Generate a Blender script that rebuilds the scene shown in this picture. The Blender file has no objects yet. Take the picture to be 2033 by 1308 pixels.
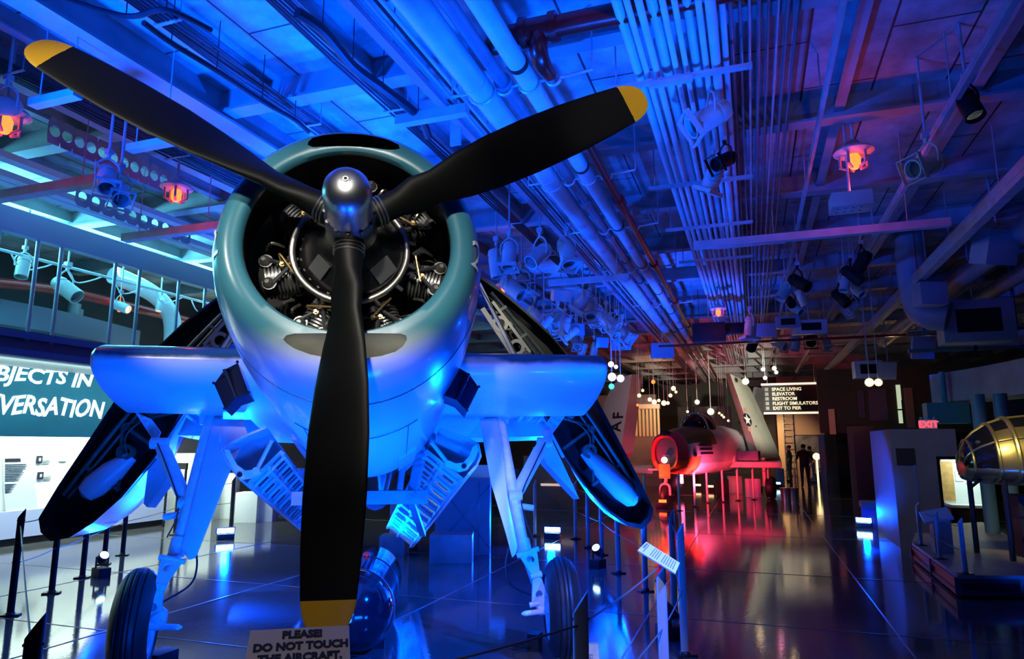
import bpy, bmesh, math, random
from math import sin, cos, pi, radians, sqrt, atan, atan2, tan, hypot
from mathutils import Vector, Matrix, Euler
random.seed(7)
SC = bpy.context.scene
COL = SC.collection

# ------------------------------------------------------------------ camera
W, H, F = 2033.0, 1308.0, 1350.0
CP = atan(228.0 / F)              # pitch up
CAMZ = 1.75
YAW = radians(19.3)               # the camera looks left of the hall axis (+Y)
cam = bpy.data.cameras.new('camera')
cam.sensor_width = 36.0
cam.sensor_fit = 'HORIZONTAL'
cam.lens = 36.0 * F / W
cam.clip_end = 200
camo = bpy.data.objects.new('camera', cam)
COL.objects.link(camo)
camo.location = (0, 0, CAMZ)
camo.rotation_euler = (pi / 2 + CP, 0, YAW)
SC.camera = camo

# ------------------------------------------------------------------ world, exposure
wd_ = bpy.data.worlds.new('world')
SC.world = wd_
wd_.use_nodes = True
wd_.node_tree.nodes['Background'].inputs[0].default_value = (0.02, 0.05, 0.14, 1)
wd_.node_tree.nodes['Background'].inputs[1].default_value = 0.012
SC.view_settings.view_transform = 'Standard'
SC.view_settings.look = 'None'
SC.view_settings.exposure = 0.0
SC.view_settings.gamma = 1.0
SC.view_settings.use_curve_mapping = False

BLUE = (0.0, 0.07, 1.0)
AZURE = (0.0, 0.085, 1.0)
CYAN = (0.13, 0.72, 1.0)
WHITE = (1.0, 0.97, 0.86)
WARM = (1.0, 0.62, 0.32)
RED = (1.0, 0.03, 0.05)
PINK = (1.0, 0.10, 0.28)

def light(kind, loc, target, power, color, size=0.15, angle=60, blend=0.6, size_y=None):
    l = bpy.data.lights.new(kind.lower() + '_light', kind)
    l.energy = power
    l.color = color
    if kind == 'SPOT':
        l.spot_size = radians(angle); l.spot_blend = blend; l.shadow_soft_size = size
    elif kind == 'AREA':
        l.size = size
        if size_y:
            l.shape = 'RECTANGLE'; l.size_y = size_y
    else:
        l.shadow_soft_size = size
    o = bpy.data.objects.new(kind.lower() + '_light', l)
    COL.objects.link(o)
    o.location = loc
    if target is not None:
        d = Vector(target) - Vector(loc)
        o.rotation_euler = d.to_track_quat('-Z', 'Y').to_euler()
    return o

# ------------------------------------------------------------------ where a sight line meets a plane
def at(px, py, z=None, X=None, Y=None, dist=None):
    a = (px - W / 2) / F; b = (H / 2 - py) / F
    fx, fy, fz = a, cos(CP) - b * sin(CP), sin(CP) + b * cos(CP)
    dx = fx * cos(YAW) - fy * sin(YAW); dy = fx * sin(YAW) + fy * cos(YAW); dz = fz
    if z is not None: t = (z - CAMZ) / dz
    elif X is not None: t = X / dx
    elif Y is not None: t = Y / dy
    else: t = dist / hypot(dx, dy)
    return Vector((dx * t, dy * t, CAMZ + dz * t))

# airplane frame: origin on the floor under the propeller hub, x to its left wing (image right), y aft, z up
PYAW = radians(9.32) + YAW
PP = radians(11.53)               # nose-up ground attitude
HZ = 1.139 + CAMZ
_hx, _hy = -0.842, 3.409
PLANE_LOC = Vector((_hx * cos(YAW) - _hy * sin(YAW), _hx * sin(YAW) + _hy * cos(YAW), 0))
PM = Matrix.Translation(PLANE_LOC) @ Matrix.Rotation(PYAW, 4, 'Z')
PMI = PM.inverted()
def A(lat, s, u):                 # thrust-line frame -> airplane frame
    return Vector((lat, s * cos(PP) + u * sin(PP), HZ - s * sin(PP) + u * cos(PP)))
def atp(px, py, back):            # sight line against the plane y = back of the airplane frame
    o = PMI @ Vector((0, 0, CAMZ)); p = PMI @ at(px, py, dist=5.0)
    t = (back - o.y) / (p.y - o.y)
    return o + (p - o) * t

# ------------------------------------------------------------------ lights of the place
def P2W(x, y, z): return PM @ Vector((x, y, z))
# blue floods under and around the airplane
LIGHTS = []
# (real fixtures for the ones in view are built below, at these places)
flood_px = [(447, 1070), (1097, 1068), (200, 1145), (1187, 1127), (1716, 1047), (1328, 1268)]
FL = [at(px, py, z=0) for px, py in flood_px]
def L_setup():
    # floor floods close under the airplane, behind the propeller disc, blue
    for (x, y, p, tgt, ang) in ((-1.1, 1.2, 320, (-0.5, 2.5, 2.4), 112), (1.0, 1.2, 320, (0.3, 2.5, 2.4), 106)):
        light('SPOT', P2W(x, y, 0.12), P2W(*tgt), p, AZURE, 0.12, ang, 0.8)
    light('AREA', P2W(0.1, 0.6, 0.12), P2W(0.05, 1.5, 3.0), 150, AZURE, 1.5, size_y=0.5)  # added soft blue panel, mirrored as a patch in the spinner dome
    # blue floods standing in view, pointing up at the airplane and the deckhead
    for i, (p, tz, ang) in enumerate(((1300, 3.6, 110), (1300, 4.2, 110), (700, 3.6, 100), (600, 3.8, 100), (500, 3.5, 90), (500, 3.2, 80))):
        b = FL[i] + Vector((0, 0, 0.27))
        if i == 4: t = b + Vector((0.22, -1.6, 0.9))
        elif i == 5: t = b + Vector((-1.2, 0.5, 1.6))
        else: t = P2W(0, 3.4, tz)
        d = (t - b).normalized()
        light('SPOT', b + d * 0.12, t, p, BLUE, 0.06, ang, 0.7)
    # blue wash on the deckhead from added spots without fixtures, mostly at floor level
    for (x, y, z, t, p, ang) in ((-5.3, 1.9, 3.0, (-3.6, 5.0, 5.6), 3200, 84), (0.3, 4.4, 0.2, (-1.9, 5.6, 5.6), 4400, 45), (-2.2, 10.6, 0.3, (-2.6, 5.4, 5.6), 9000, 72), (-7.0, 7.6, 0.3, (-5.0, 4.4, 5.6), 5200, 76), (-4.8, 7.6, 0.2, (-3.6, 8.6, 5.6), 3600, 105), (-1.6, 8.2, 0.2, (-2.4, 9.4, 5.6), 3600, 62),
                                 (-1.9, 14.0, 0.2, (-2.8, 16.0, 5.6), 3600, 82), (3.0, 9.0, 0.2, (3.2, 13.0, 5.6), 90, 110)):
        light('SPOT', (x, y, z), t, p, BLUE, 0.25, ang, 0.7)
    # added blue spots under the deckhead that brighten the floor round the airplane
    light('SPOT', (-5.6, 6.5, 4.7), (-5.0, 6.2, 0), 3000, AZURE, 0.1, 60, 0.9)
    light('SPOT', (2.6, 3.4, 4.9), (-2.2, 5.2, 0), 6500, AZURE, 0.1, 34, 0.9)
    # white theatre spots on the nose of the airplane
    light('SPOT', (0.2, -2.0, 5.1), P2W(0.0, 0.3, 2.7), 1300, WHITE, 0.10, 18.5, 0.7)
    light('SPOT', (-3.6, -1.8, 5.1), P2W(-0.5, 1.2, 2.7), 800, WHITE, 0.10, 20, 0.7)
    light('SPOT', (1.2, -1.0, 5.0), P2W(1.62, -0.1, 3.78), 480, WHITE, 0.08, 13, 0.9)
    light('SPOT', (-1.2, -1.6, 5.0), P2W(0.0, -0.6, 1.05), 90, WHITE, 0.08, 24, 0.9)
    light('SPOT', (-3.6, -1.8, 5.1), P2W(-1.4, 2.2, 2.72), 900, WHITE, 0.08, 9, 0.6)
    light('SPOT', (1.2, -2.0, 5.1), P2W(1.2, 2.2, 2.72), 200, WHITE, 0.08, 9, 0.6)
    light('SPOT', (0.6, 1.5, 5.2), at(1235, 1150, dist=4.9), 700, (1.0, 0.98, 0.92), 0.06, 17, 0.7)  # added spot that keeps the placard and the pale post white
    light('SPOT', (0.7, -3.0, 4.4), P2W(0.0, 0.4, 2.2), 800, WHITE, 0.10, 15, 0.8)
    light('SPOT', (0.9, 2.6, 5.2), P2W(1.45, 3.3, 2.9), 320, (1.0, 0.97, 0.7), 0.06, 16, 0.7)
    light('SPOT', (-6.5, 2.2, 5.2), P2W(-1.7, 3.3, 2.7), 200, (1.0, 1.0, 0.85), 0.06, 14, 0.7)
    # gallery on the left
    light('AREA', (-11.2, 8.0, 4.95), (-9.6, 8.0, 6.2), 760, CYAN, 10, size_y=0.6)
    light('AREA', (-11.6, 8.5, 2.85), (-12.4, 8.5, 1.0), 480, (0.80, 1.0, 0.88), 9, size_y=0.25)
    light('AREA', (-9.8, 8.0, 2.80), (-11.0, 8.0, 2.3), 50, (0.6, 1.0, 1.0), 9, size_y=0.2)
    light('AREA', (-10.4, 13.5, 4.2), (-10.8, 14.0, 0.0), 110, (0.75, 1.0, 0.85), 1.2, size_y=1.2)
    light('SPOT', (0.2, 12.4, 0.3), (2.3, 14.6, 1.1), 2000, BLUE, 0.06, 38, 0.8)  # added blue spot on the right partition's left face, no fixture there
    # red and warm light round the jet and the far hall
    for (x, y, z, t, p, c, a) in ((-3.1, 18.6, 0.3, (-2.2, 23.0, 2.2), 700, RED, 80), (-1.0, 19.6, 0.3, (-1.6, 24.0, 1.6), 700, RED, 70),
                               (-2.4, 24.5, 0.3, (-2.4, 27.0, 2.2), 700, PINK, 80), (0.2, 21.0, 0.3, (-0.6, 25, 1.7), 350, RED, 56)):
        light('SPOT', (x, y, z), t, p, c, 0.1, a, 0.8)
    light('SPOT', (-1.4, 20.0, 0.5), (-2.2, 26.0, 5.6), 600, PINK, 0.2, 90, 0.9)
    light('SPOT', (2.4, 16.0, 3.3), (0.3, 24.5, 3.4), 6000, (1.0, 0.95, 0.75), 0.1, 26, 0.6)
    light('SPOT', (-5.2, 18.0, 4.9), (-4.4, 23.5, 3.4), 600, (1.0, 0.85, 0.85), 0.1, 40, 0.7)
    light('SPOT', (1.3, 38.0, 3.0), (1.75, 42.0, 1.7), 420, WARM, 0.1, 62, 0.9)
    light('SPOT', (0.9, 0.6, 4.2), (0.3, 4.1, 5.1), 55, (1.0, 0.75, 0.6), 0.05, 50, 0.9)  # added weak spot that brings out the red sprinkler main
    light('SPOT', (-3.0, 27.0, 5.0), (-4.6, 31.0, 3.2), 600, WARM, 0.1, 80, 0.8)
    light('SPOT', (2.3, 9.0, 5.0), (2.9, 13.6, 1.0), 170, (1.0, 0.86, 0.8), 0.1, 36, 0.9)  # added warm spot to lift the front of the right partition
    light('POINT', (4.3, 24.0, 3.4), None, 14, WARM, 0.1)  # unseen point lamp added to show the mannequins
    # dim work light over the right-hand stage
    light('SPOT', (2.0, 7.0, 5.0), (3.9, 10.4, 1.9), 750, (1.0, 0.82, 0.40), 0.1, 34, 0.7)
    light('SPOT', (1.0, -1.5, 4.6), at(600, 1280, dist=2.6), 70, (1.0, 0.85, 0.75), 0.05, 16, 0.7)  # weak spot added above the notice sign
L_setup()

# ------------------------------------------------------------------ materials
_mats = {}
def mat(name, color, rough=0.5, metal=0.0, vary=0.0, scale=6.0, bump=0.0, coat=0.0, emit=None, strength=0.0, alpha=None, spec=0.5):
    if name in _mats: return _mats[name]
    m = bpy.data.materials.new(name); m.use_nodes = True
    nt = m.node_tree; bs = nt.nodes['Principled BSDF']
    bs.inputs['Base Color'].default_value = (*color, 1)
    bs.inputs['Roughness'].default_value = rough
    bs.inputs['Metallic'].default_value = metal
    bs.inputs['Coat Weight'].default_value = coat
    bs.inputs['Coat Roughness'].default_value = 0.08
    bs.inputs['Specular IOR Level'].default_value = spec
    if emit:
        bs.inputs['Emission Color'].default_value = (*emit, 1)
        bs.inputs['Emission Strength'].default_value = strength
    if vary or bump:
        tc = nt.nodes.new('ShaderNodeTexCoord')
        nz = nt.nodes.new('ShaderNodeTexNoise')
        nz.inputs['Scale'].default_value = scale; nz.inputs['Detail'].default_value = 6
        nt.links.new(tc.outputs['Object'], nz.inputs['Vector'])
        if vary:
            mp = nt.nodes.new('ShaderNodeMapRange')
            mp.inputs['From Min'].default_value = 0.3; mp.inputs['From Max'].default_value = 0.7
            mp.inputs['To Min'].default_value = 1 - vary; mp.inputs['To Max'].default_value = 1 + vary
            nt.links.new(nz.outputs['Fac'], mp.inputs['Value'])
            mx = nt.nodes.new('ShaderNodeMix'); mx.data_type = 'RGBA'; mx.blend_type = 'MULTIPLY'
            mx.inputs['Factor'].default_value = 1
            mx.inputs['A'].default_value = (*color, 1)
            nt.links.new(mp.outputs['Result'], mx.inputs['B'])
            nt.links.new(mx.outputs['Result'], bs.inputs['Base Color'])
        if bump:
            bp = nt.nodes.new('ShaderNodeBump'); bp.inputs['Strength'].default_value = bump; bp.inputs['Distance'].default_value = 0.02
            nt.links.new(nz.outputs['Fac'], bp.inputs['Height'])
            nt.links.new(bp.outputs['Normal'], bs.inputs['Normal'])
    _mats[name] = m
    return m

def two_tone(name, top, bottom, z0, soft, rough=0.28, coat=0.3):
    """airplane paint: sea blue above, light grey below, soft wavy edge at height z0 (object space)"""
    m = bpy.data.materials.new(name); m.use_nodes = True
    nt = m.node_tree; bs = nt.nodes['Principled BSDF']
    bs.inputs['Roughness'].default_value = rough; bs.inputs['Coat Weight'].default_value = coat
    tc = nt.nodes.new('ShaderNodeTexCoord'); sp = nt.nodes.new('ShaderNodeSeparateXYZ')
    nz = nt.nodes.new('ShaderNodeTexNoise'); nz.inputs['Scale'].default_value = 2.2; nz.inputs['Detail'].default_value = 4
    nt.links.new(tc.outputs['Object'], sp.inputs[0]); nt.links.new(tc.outputs['Object'], nz.inputs['Vector'])
    m1 = nt.nodes.new('ShaderNodeMath'); m1.operation = 'MULTIPLY_ADD'
    m1.inputs[1].default_value = 0.22; nt.links.new(nz.outputs['Fac'], m1.inputs[0]); nt.links.new(sp.outputs['Z'], m1.inputs[2])
    m2 = nt.nodes.new('ShaderNodeMath'); m2.operation = 'MULTIPLY_ADD'   # + 0.19 * y : the nose-up attitude
    m2.inputs[1].default_value = 0.2; nt.links.new(sp.outputs['Y'], m2.inputs[0]); nt.links.new(m1.outputs[0], m2.inputs[2])
    mr = nt.nodes.new('ShaderNodeMapRange'); mr.interpolation_type = 'SMOOTHSTEP'
    mr.inputs['From Min'].default_value = z0 + 0.11 - soft; mr.inputs['From Max'].default_value = z0 + 0.11 + soft
    nt.links.new(m2.outputs[0], mr.inputs['Value'])
    mx = nt.nodes.new('ShaderNodeMix'); mx.data_type = 'RGBA'
    mx.inputs['A'].default_value = (*bottom, 1); mx.inputs['B'].default_value = (*top, 1)
    nt.links.new(mr.outputs['Result'], mx.inputs['Factor']); nt.links.new(mx.outputs['Result'], bs.inputs['Base Color'])
    return m

def floor_mat():
    m = bpy.data.materials.new('glossy_deck_paint'); m.use_nodes = True
    nt = m.node_tree; bs = nt.nodes['Principled BSDF']
    tc = nt.nodes.new('ShaderNodeTexCoord')
    n1 = nt.nodes.new('ShaderNodeTexNoise'); n1.inputs['Scale'].default_value = 0.9; n1.inputs['Detail'].default_value = 8
    n2 = nt.nodes.new('ShaderNodeTexNoise'); n2.inputs['Scale'].default_value = 22; n2.inputs['Detail'].default_value = 4
    for n in (n1, n2): nt.links.new(tc.outputs['Object'], n.inputs['Vector'])
    cr = nt.nodes.new('ShaderNodeValToRGB')
    cr.color_ramp.elements[0].position = 0.3; cr.color_ramp.elements[0].color = (0.055, 0.058, 0.065, 1)
    cr.color_ramp.elements[1].position = 0.72; cr.color_ramp.elements[1].color = (0.10, 0.10, 0.105, 1)
    nt.links.new(n1.outputs['Fac'], cr.inputs['Fac']); nt.links.new(cr.outputs['Color'], bs.inputs['Base Color'])
    mr = nt.nodes.new('ShaderNodeMapRange'); mr.inputs['To Min'].default_value = 0.04; mr.inputs['To Max'].default_value = 0.11
    nt.links.new(n1.outputs['Fac'], mr.inputs['Value']); nt.links.new(mr.outputs['Result'], bs.inputs['Roughness'])
    bp = nt.nodes.new('ShaderNodeBump'); bp.inputs['Strength'].default_value = 0.05; bp.inputs['Distance'].default_value = 0.01
    nt.links.new(n2.outputs['Fac'], bp.inputs['Height']); nt.links.new(bp.outputs['Normal'], bs.inputs['Normal'])
    bs.inputs['Specular IOR Level'].default_value = 0.75
    return m

def deckhead_mat():
    m = bpy.data.materials.new('painted_steel_deckhead'); m.use_nodes = True
    nt = m.node_tree; bs = nt.nodes['Principled BSDF']
    tc = nt.nodes.new('ShaderNodeTexCoord')
    br = nt.nodes.new('ShaderNodeTexBrick')
    br.inputs['Scale'].default_value = 1.0; br.inputs['Mortar Size'].default_value = 0.012
    br.inputs['Brick Width'].default_value = 1.9; br.inputs['Row Height'].default_value = 0.72
    br.inputs['Color1'].default_value = (0.62, 0.62, 0.62, 1); br.inputs['Color2'].default_value = (0.5, 0.5, 0.5, 1)
    br.inputs['Mortar'].default_value = (0.05, 0.05, 0.05, 1)
    mp = nt.nodes.new('ShaderNodeMapping'); mp.inputs['Rotation'].default_value = (0, 0, pi / 2)
    nt.links.new(tc.outputs['Object'], mp.inputs['Vector']); nt.links.new(mp.outputs['Vector'], br.inputs['Vector'])
    nz = nt.nodes.new('ShaderNodeTexNoise'); nz.inputs['Scale'].default_value = 1.6; nz.inputs['Detail'].default_value = 7; nz.inputs['Roughness'].default_value = 0.65
    nt.links.new(tc.outputs['Object'], nz.inputs['Vector'])
    mr = nt.nodes.new('ShaderNodeMapRange'); mr.inputs['From Min'].default_value = 0.35; mr.inputs['From Max'].default_value = 0.65
    mr.inputs['To Min'].default_value = 0.45; mr.inputs['To Max'].default_value = 1.1
    nt.links.new(nz.outputs['Fac'], mr.inputs['Value'])
    mx = nt.nodes.new('ShaderNodeMix'); mx.data_type = 'RGBA'; mx.blend_type = 'MULTIPLY'; mx.inputs['Factor'].default_value = 1
    nt.links.new(br.outputs['Color'], mx.inputs['A']); nt.links.new(mr.outputs['Result'], mx.inputs['B'])
    nt.links.new(mx.outputs['Result'], bs.inputs['Base Color']); bs.inputs['Roughness'].default_value = 0.55
    bp = nt.nodes.new('ShaderNodeBump'); bp.inputs['Strength'].default_value = 0.3; bp.inputs['Distance'].default_value = 0.03
    nt.links.new(nz.outputs['Fac'], bp.inputs['Height']); nt.links.new(bp.outputs['Normal'], bs.inputs['Normal'])
    return m

M_black = mat('black_gloss_paint', (0.004, 0.004, 0.004), 0.5, coat=0.0, spec=0.2)
M_blackmatt = mat('matt_black', (0.01, 0.01, 0.012), 0.6, spec=0.25)
M_yellow = mat('yellow_tip_paint', (0.80, 0.42, 0.01), 0.38, coat=0.2)
M_dome = mat('brushed_aluminium', (0.62, 0.62, 0.64), 0.33, 1.0, vary=0.12, scale=9)
M_steel = mat('dull_steel', (0.55, 0.52, 0.48), 0.36, 1.0, vary=0.2, scale=8)
M_brass = mat('brass', (0.8, 0.52, 0.2), 0.35, 1.0)
M_engine = mat('engine_grey', (0.17, 0.17, 0.165), 0.36, 0.7, vary=0.3, scale=14)
M_wgrey = mat('light_grey_paint', (0.66, 0.67, 0.68), 0.3, vary=0.06, scale=5, coat=0.15)
M_gear = mat('white_gear_paint', (0.74, 0.74, 0.76), 0.35, vary=0.12, scale=14)
M_navy = mat('navy_paint', (0.02, 0.035, 0.075), 0.25, vary=0.1, coat=0.3)
M_interior = mat('zinc_green_interior', (0.14, 0.16, 0.10), 0.42, 0.3, vary=0.35, scale=9)
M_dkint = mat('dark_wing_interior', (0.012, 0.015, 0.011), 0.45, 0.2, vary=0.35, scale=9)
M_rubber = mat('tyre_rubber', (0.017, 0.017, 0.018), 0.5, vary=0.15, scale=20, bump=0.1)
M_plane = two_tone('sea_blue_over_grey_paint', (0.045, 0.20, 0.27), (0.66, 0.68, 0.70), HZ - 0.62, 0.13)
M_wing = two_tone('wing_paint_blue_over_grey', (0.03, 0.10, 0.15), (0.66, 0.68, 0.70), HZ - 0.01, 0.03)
M_duct = mat('bare_metal_duct', (0.80, 0.80, 0.74), 0.45, 0.0, vary=0.1)
M_red = mat('red_pipe_paint', (0.32, 0.012, 0.008), 0.3, vary=0.1, coat=0.2)
M_pipe = mat('white_pipe_lagging', (0.62, 0.62, 0.62), 0.5, vary=0.12, scale=4)
M_pipegrey = mat('grey_pipe_paint', (0.22, 0.23, 0.25), 0.35, 0.2, vary=0.15)
M_conduit = mat('galvanised_conduit', (0.6, 0.6, 0.6), 0.42, 0.35, vary=0.15, scale=3)
M_cable = mat('black_cable', (0.015, 0.015, 0.017), 0.5)
M_strut = mat('painted_strut', (0.45, 0.42, 0.42), 0.5, vary=0.15)
M_beam = mat('girder_paint', (0.34, 0.35, 0.36), 0.5, vary=0.25, scale=2)
M_can = mat('grey_lamp_housing', (0.55, 0.53, 0.48), 0.4, vary=0.1)
M_beige = mat('beige_enamel', (0.62, 0.48, 0.42), 0.4, vary=0.08)
M_post = mat('aluminium_post', (0.42, 0.43, 0.44), 0.38, 0.25, vary=0.06)
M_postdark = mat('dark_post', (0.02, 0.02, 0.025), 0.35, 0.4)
M_rope = mat('grey_barrier_cord', (0.10, 0.10, 0.11), 0.5)
M_white = mat('white_board', (0.8, 0.8, 0.78), 0.45)
M_cream = mat('cream_sign_board', (0.52, 0.46, 0.42), 0.5, vary=0.03)
M_ink = mat('dark_ink', (0.012, 0.014, 0.03), 0.5)
M_wall = mat('dark_grey_wall', (0.10, 0.10, 0.115), 0.6, vary=0.1, scale=2)
M_wallwhite = mat('white_gallery_wall', (0.78, 0.80, 0.76), 0.5, vary=0.03)
M_walldk = mat('near_black_wall', (0.012, 0.012, 0.016), 0.6)
M_lav = mat('lavender_plinth_paint', (0.42, 0.46, 0.66), 0.45)
M_teal = mat('teal_sign_panel', (0.012, 0.20, 0.30), 0.65, vary=0.1, scale=2)
M_tan = mat('tan_far_wall', (0.58, 0.42, 0.30), 0.6, vary=0.08, scale=1)
M_brown = mat('brown_wall', (0.10, 0.055, 0.04), 0.5, vary=0.1)
M_olive = mat('olive_metal_skin', (0.45, 0.36, 0.12), 0.3, 0.75, vary=0.15, scale=5)
M_wood = mat('chock_wood', (0.50, 0.30, 0.09), 0.55, vary=0.2, scale=10)
M_platform = mat('platform_top', (0.33, 0.28, 0.24), 0.5, vary=0.15)
M_bluewall = mat('blue_wall_paint', (0.05, 0.10, 0.30), 0.5, vary=0.05)
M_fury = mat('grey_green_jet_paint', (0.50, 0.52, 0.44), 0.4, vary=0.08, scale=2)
M_furybelly = mat('pale_jet_belly', (0.62, 0.58, 0.58), 0.4)
M_jetred = mat('red_intake_cover', (0.75, 0.03, 0.05), 0.45)
M_orange = mat('orange_nose_panel', (0.85, 0.16, 0.03), 0.4)
M_glass = mat('dark_canopy_glass', (0.01, 0.01, 0.012), 0.08, spec=0.35)
M_skin = mat('skin', (0.5, 0.3, 0.22), 0.5)
M_clothdk = mat('black_clothing', (0.008, 0.008, 0.01), 0.8)
M_clothgr = mat('dark_green_clothing', (0.02, 0.07, 0.06), 0.8)
M_hair = mat('dark_hair', (0.01, 0.008, 0.007), 0.6)
E_white = mat('lamp_white', (1, 1, 1), 0.4, emit=(0.75, 0.9, 1.0), strength=9)
E_blue = mat('flood_lens_blue', (0.6, 0.8, 1), 0.4, emit=(0.30, 0.62, 1.0), strength=14)
E_red = mat('red_lamp_glow', (1, 0.2, 0.05), 0.4, emit=(1.0, 0.09, 0.01), strength=5)
E_warm = mat('warm_lamp_glow', (1, 0.8, 0.5), 0.4, emit=(1.0, 0.70, 0.32), strength=2.6)
E_green = mat('green_lamp_glow', (0.1, 1, 0.3), 0.4, emit=(0.05, 1.0, 0.22), strength=3)
E_pink = mat('pink_lamp_glow', (1, 0.3, 0.6), 0.4, emit=(1.0, 0.16, 0.45), strength=4)
E_exit = mat('exit_letters_glow', (1, 0.1, 0.1), 0.4, emit=(1.0, 0.05, 0.07), strength=2.2)
E_sign = mat('lit_sign_text', (1, 0.9, 0.7), 0.4, emit=(1.0, 0.80, 0.52), strength=1.1)
E_strip = mat('lit_strip', (1, 0.9, 0.8), 0.4, emit=(1.0, 0.82, 0.62), strength=1.1)
E_lightbox = mat('lit_lightbox', (0.9, 1, 0.9), 0.4, emit=(0.80, 1.0, 0.86), strength=1.3)
E_screen = mat('lit_screen', (0.1, 0.3, 0.4), 0.4, emit=(0.05, 0.35, 0.45), strength=0.6)
M_bluegel = mat('blue_gel_housing', (0.02, 0.10, 0.75), 0.4)
M_picture = mat('stormy_sky_picture', (0.16, 0.18, 0.22), 0.4, vary=0.9, scale=1.6)

# ------------------------------------------------------------------ mesh builder
class MB:
    def __init__(s): s.v = []; s.f = []; s.m = []
    def add(s, vs, fs, mi=0):
        o = len(s.v); s.v += [tuple(v) for v in vs]; s.f += [tuple(o + i for i in f) for f in fs]; s.m += [mi] * len(fs)
        return s
    def box(s, c, d, R=None, mi=0, taper=1.0):
        x, y, z = d[0] / 2, d[1] / 2, d[2] / 2; c = Vector(c)
        P = [Vector((sx * x * (taper if sz > 0 else 1), sy * y * (taper if sz > 0 else 1), sz * z)) for sz in (-1, 1) for sx, sy in ((-1, -1), (1, -1), (1, 1), (-1, 1))]
        if R is not None: P = [R @ p for p in P]
        return s.add([c + p for p in P], [(3, 2, 1, 0), (4, 5, 6, 7), (0, 1, 5, 4), (1, 2, 6, 5), (2, 3, 7, 6), (3, 0, 4, 7)], mi)
    def bar(s, a, b, w, h, up=(0, 0, 1), mi=0):
        a = Vector(a); b = Vector(b); d = b - a; L = d.length; d.normalize()
        u = Vector(up); sd = d.cross(u)
        if sd.length < 1e-4: sd = d.cross(Vector((1, 0, 0)))
        sd.normalize(); u = sd.cross(d)
        P = [p + sd * (i * w / 2) + u * (j * h / 2) for p in (a, b) for i, j in ((-1, -1), (1, -1), (1, 1), (-1, 1))]
        return s.add(P, [(3, 2, 1, 0), (4, 5, 6, 7), (0, 1, 5, 4), (1, 2, 6, 5), (2, 3, 7, 6), (3, 0, 4, 7)], mi)
    def rings(s, R, cap=True, mi=0, closed=False):
        n = len(R[0]); o = len(s.v)
        for r in R: s.v += [tuple(p) for p in r]
        k = len(R)
        rng = range(k if closed else k - 1)
        for i in rng:
            a = o + i * n; b = o + ((i + 1) % k) * n
            for j in range(n):
                j2 = (j + 1) % n
                s.f.append((a + j, a + j2, b + j2, b + j)); s.m.append(mi)
        if cap and not closed:
            s.f.append(tuple(o + j for j in range(n))[::-1]); s.m.append(mi)
            s.f.append(tuple(o + (k - 1) * n + j for j in range(n))); s.m.append(mi)
        return s
    def lathe(s, a, d, prof, n=24, mi=0, cap=True):
        a = Vector(a); d = Vector(d).normalized()
        x = d.orthogonal().normalized(); y = d.cross(x)
        R = [[a + d * t + (x * cos(2 * pi * j / n) + y * sin(2 * pi * j / n)) * max(r, 1e-4) for j in range(n)] for t, r in prof]
        return s.rings(R, cap, mi)
    def cyl(s, a, b, r, n=14, mi=0, r2=None):
        a = Vector(a); b = Vector(b); d = b - a
        return s.lathe(a, d, [(0, r), (d.length, r if r2 is None else r2)], n, mi)
    def tube(s, pts, r, n=8, mi=0, closed=False, smooth=0):
        pts = [Vector(p) for p in pts]
        if smooth:
            k0 = len(pts); pts = catmull(pts, smooth, closed)
            if isinstance(r, (list, tuple)):
                r = [r[min(i // smooth, k0 - 1)] * (1 - (i % smooth) / smooth) + r[min(i // smooth + 1, k0 - 1)] * ((i % smooth) / smooth) for i in range(len(pts))]
        k = len(pts); R = []; px = None
        for i, p in enumerate(pts):
            if closed: t = pts[(i + 1) % k] - pts[i - 1]
            else: t = pts[min(i + 1, k - 1)] - pts[max(i - 1, 0)]
            t.normalize()
            if px is None: px = t.orthogonal().normalized()
            else:
                px = px - t * px.dot(t)
                px = px.normalized() if px.length > 1e-5 else t.orthogonal().normalized()
            y = t.cross(px); rr = r[i] if isinstance(r, (list, tuple)) else r
            R.append([p + (px * cos(2 * pi * j / n) + y * sin(2 * pi * j / n)) * rr for j in range(n)])
        return s.rings(R, True, mi, closed)
    def prism(s, poly, off, mi=0):
        off = Vector(off); n = len(poly); P = [Vector(p) for p in poly]
        return s.add(P + [p + off for p in P], [tuple(range(n))[::-1], tuple(range(n, 2 * n))] + [(i, (i + 1) % n, n + (i + 1) % n, n + i) for i in range(n)], mi)
    def ball(s, c, r, n=14, mi=0, sc=(1, 1, 1), R=None):
        c = Vector(c); rg = []
        for i in range(n // 2 + 1):
            t = pi * i / (n // 2); q = []
            for j in range(n):
                p = Vector((sin(t) * cos(2 * pi * j / n) * r * sc[0], sin(t) * sin(2 * pi * j / n) * r * sc[1], cos(t) * r * sc[2]))
                if i in (0, n // 2): p = Vector((1e-4 * cos(2 * pi * j / n), 1e-4 * sin(2 * pi * j / n), p.z))
                q.append(c + (R @ p if R is not None else p))
            rg.append(q)
        return s.rings(rg, True, mi)
    def disc_ring(s, c, d, r0, r1, h, n=32, mi=0):
        return s.lathe(c, d, [(0, r0), (0, r1), (h, r1), (h, r0), (0, r0)], n, mi, cap=False)
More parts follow.
